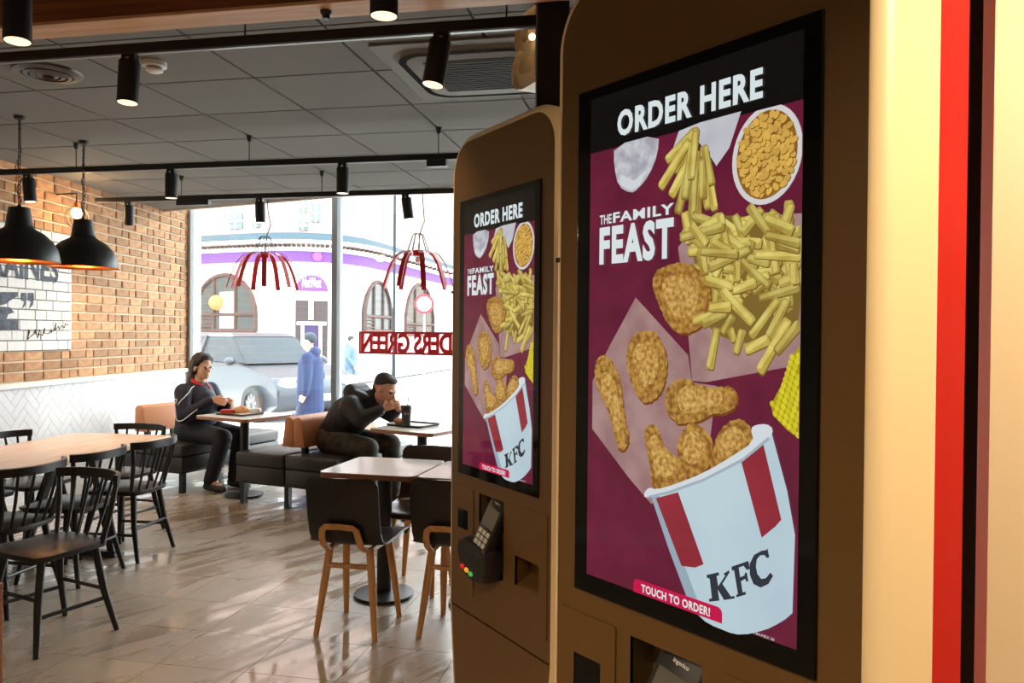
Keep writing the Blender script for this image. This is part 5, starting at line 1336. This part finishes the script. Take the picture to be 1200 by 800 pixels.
# mural on the brick wall ---------------------------------------------------
m_mur = mat('white_painted_brick', srgb(232, 230, 226), .8, nscale=14, namt=.05, bump=.5, bscale=60, rnd=.04)
m_ink = mat('grey_blue_paint', srgb(92, 100, 112), .8, nscale=25, col2=srgb(54, 60, 70)); m_ink2 = mat('black_ink', (.02, .02, .025), .6)
MWd, MHt = MUR_S1-MUR_S0, MUR_Z1-MUR_Z0
org = C0+LD*MUR_S0
e = empty('brick_mural', (org.x, org.y, MUR_Z0), LW_RZ, 'white painted brick mural with grey lettering and black signature', 'mural')
MB().b2((0, .0, 0), (MWd, .012, MHt)).build('backing', mat('dark_mural_edge', srgb(86, 88, 92), .8), e)
z = .004; row = 0; mm = {}
while z < MHt-.02:
    hh_ = min(.078, MHt-z-.004); s = .004-(0 if row % 2 else .09)
    while s < MWd-.02:
        L_ = .205 if random.random() > .35 else .135; a, b_ = max(s, .004), min(s+L_, MWd-.004)
        if b_-a > .03:
            k = (round((b_-a)/.005)*.005, round(hh_, 3))
            if k not in mm: mm[k] = MB().b2((-k[0]/2, .008, 0), (k[0]/2, .024, hh_)).mesh('brick', m_mur, bevel=.004, bseg=1)
            link('brick', mm[k], e, ((a+b_)/2, random.uniform(-.0015, .0015), z))
        s += L_+.006
    z += .085; row += 1
def mural_pt(px, py): s, z = on_left(px, py); return s-MUR_S0, z-MUR_Z0
def mprint(polys, m, nm, y=.0262):
    mb = MB()
    for P in polys: mb.add([(p[0], y, p[1]) for p in P], [tuple(range(len(P)))])
    return mb.build(nm, m, e)
v, f, _a = text_polys('RAINES', .03)
sa, za = mural_pt(65, 329); sb, zb = mural_pt(-14, 330); zt = mural_pt(30, 300)[1]
MB().add([(sb+(sa-sb)*x, .0262, za-.02+(zt-za+.06)*y) for x, y in v], f).build('lettering', m_ink, e)
for k, (x0, x1) in enumerate(((21, 27.5), (29, 36))):
    mprint([[mural_pt(x0, 343), mural_pt(x1, 343), mural_pt(x1, 350), mural_pt(x1-1, 357), mural_pt(x0+1, 362), mural_pt(x0+3.5, 353), mural_pt(x0, 352)]], m_ink, 'quotation_mark')
mprint([[mural_pt(*q) for q in ((-14, 342), (17, 342), (17, 347), (8, 352), (3, 356), (-4, 358), (-14, 356))]], m_ink, 'painted_shape')
mprint([[mural_pt(*q) for q in ((-14, 358), (8, 360), (13, 366), (6, 368), (4, 373), (-14, 374))]], m_ink, 'painted_shape')
mprint([[mural_pt(*q) for q in ((-14, 373), (18, 374), (18, 386), (-14, 386))]], m_ink, 'painted_shape')
sg_ = [(28, 398), (31, 388), (30, 386), (29, 397), (36, 391), (38, 386), (39, 392), (37, 388), (43, 386), (40, 396), (42, 391), (46, 393), (49, 384), (48, 390), (53, 391), (57, 386), (56, 390), (60, 387), (62, 378), (61, 387), (65, 382), (66, 386), (69, 381), (72, 384), (73, 379), (77, 381)]
MB().tube([(lambda q: (q[0], .0275, q[1]))(mural_pt(*p)) for p in sg_], .0035, 5).build('signature', m_ink2, e)
# red cut-out sign hung in the window ------------------------------------------
sa, z1_ = on_window(421, 388, -.09); sb, z0_ = on_window(527, 416, -.09); z1_ = on_window(474, 388.5, -.09)[1]; z0_ = on_window(474, 415.5, -.09)[1]
v, f, _a = text_polys('GOLDERS GREEN', .035, .95)
full = (sb-sa)*1.42; hgt = z1_-z0_
o0 = C0+WD*sa-WN*.09; e = empty('red_lettering_sign', (o0.x, o0.y, z0_), WW_RZ, 'red cut-out lettering sign hung in the window, read from the street', 'sign')
m_sred = translucent('red_sign_acrylic', srgb(214, 24, 44), .25)
cntb = {}
for q in f:
    for i in range(len(q)): k = tuple(sorted((q[i], q[(i+1) % len(q)]))); cntb[k] = cntb.get(k, 0)+1
vv = [(full-.03-(full-.06)*x, .012+(hgt-.024)*y) for x, y in v]
lt = MB()
for y in (-.008, .008): lt.add([(x, y, z) for x, z in vv], f)
for (i, j), c in cntb.items():
    if c == 1: lt.add([(vv[i][0], -.008, vv[i][1]), (vv[j][0], -.008, vv[j][1]), (vv[j][0], .008, vv[j][1]), (vv[i][0], .008, vv[i][1])], [(0, 1, 2, 3)])
lt.build('lettering', m_sred, e)
MB().b2((0, -.01, 0), (full, .01, .024)).build('lower_bar', m_sred, e); MB().b2((0, -.01, hgt-.024), (full, .01, hgt)).build('upper_bar', m_sred, e)
for x in (0, full-.022): MB().b2((x, -.01, 0), (x+.022, .01, hgt)).build('end_bar', m_sred, e)
for x in (.06, full-.06): MB().tube([(x, 0, hgt), (x, 0, 3.12-z0_)], .002, 5).build('hanging_wire', m_alu, e)
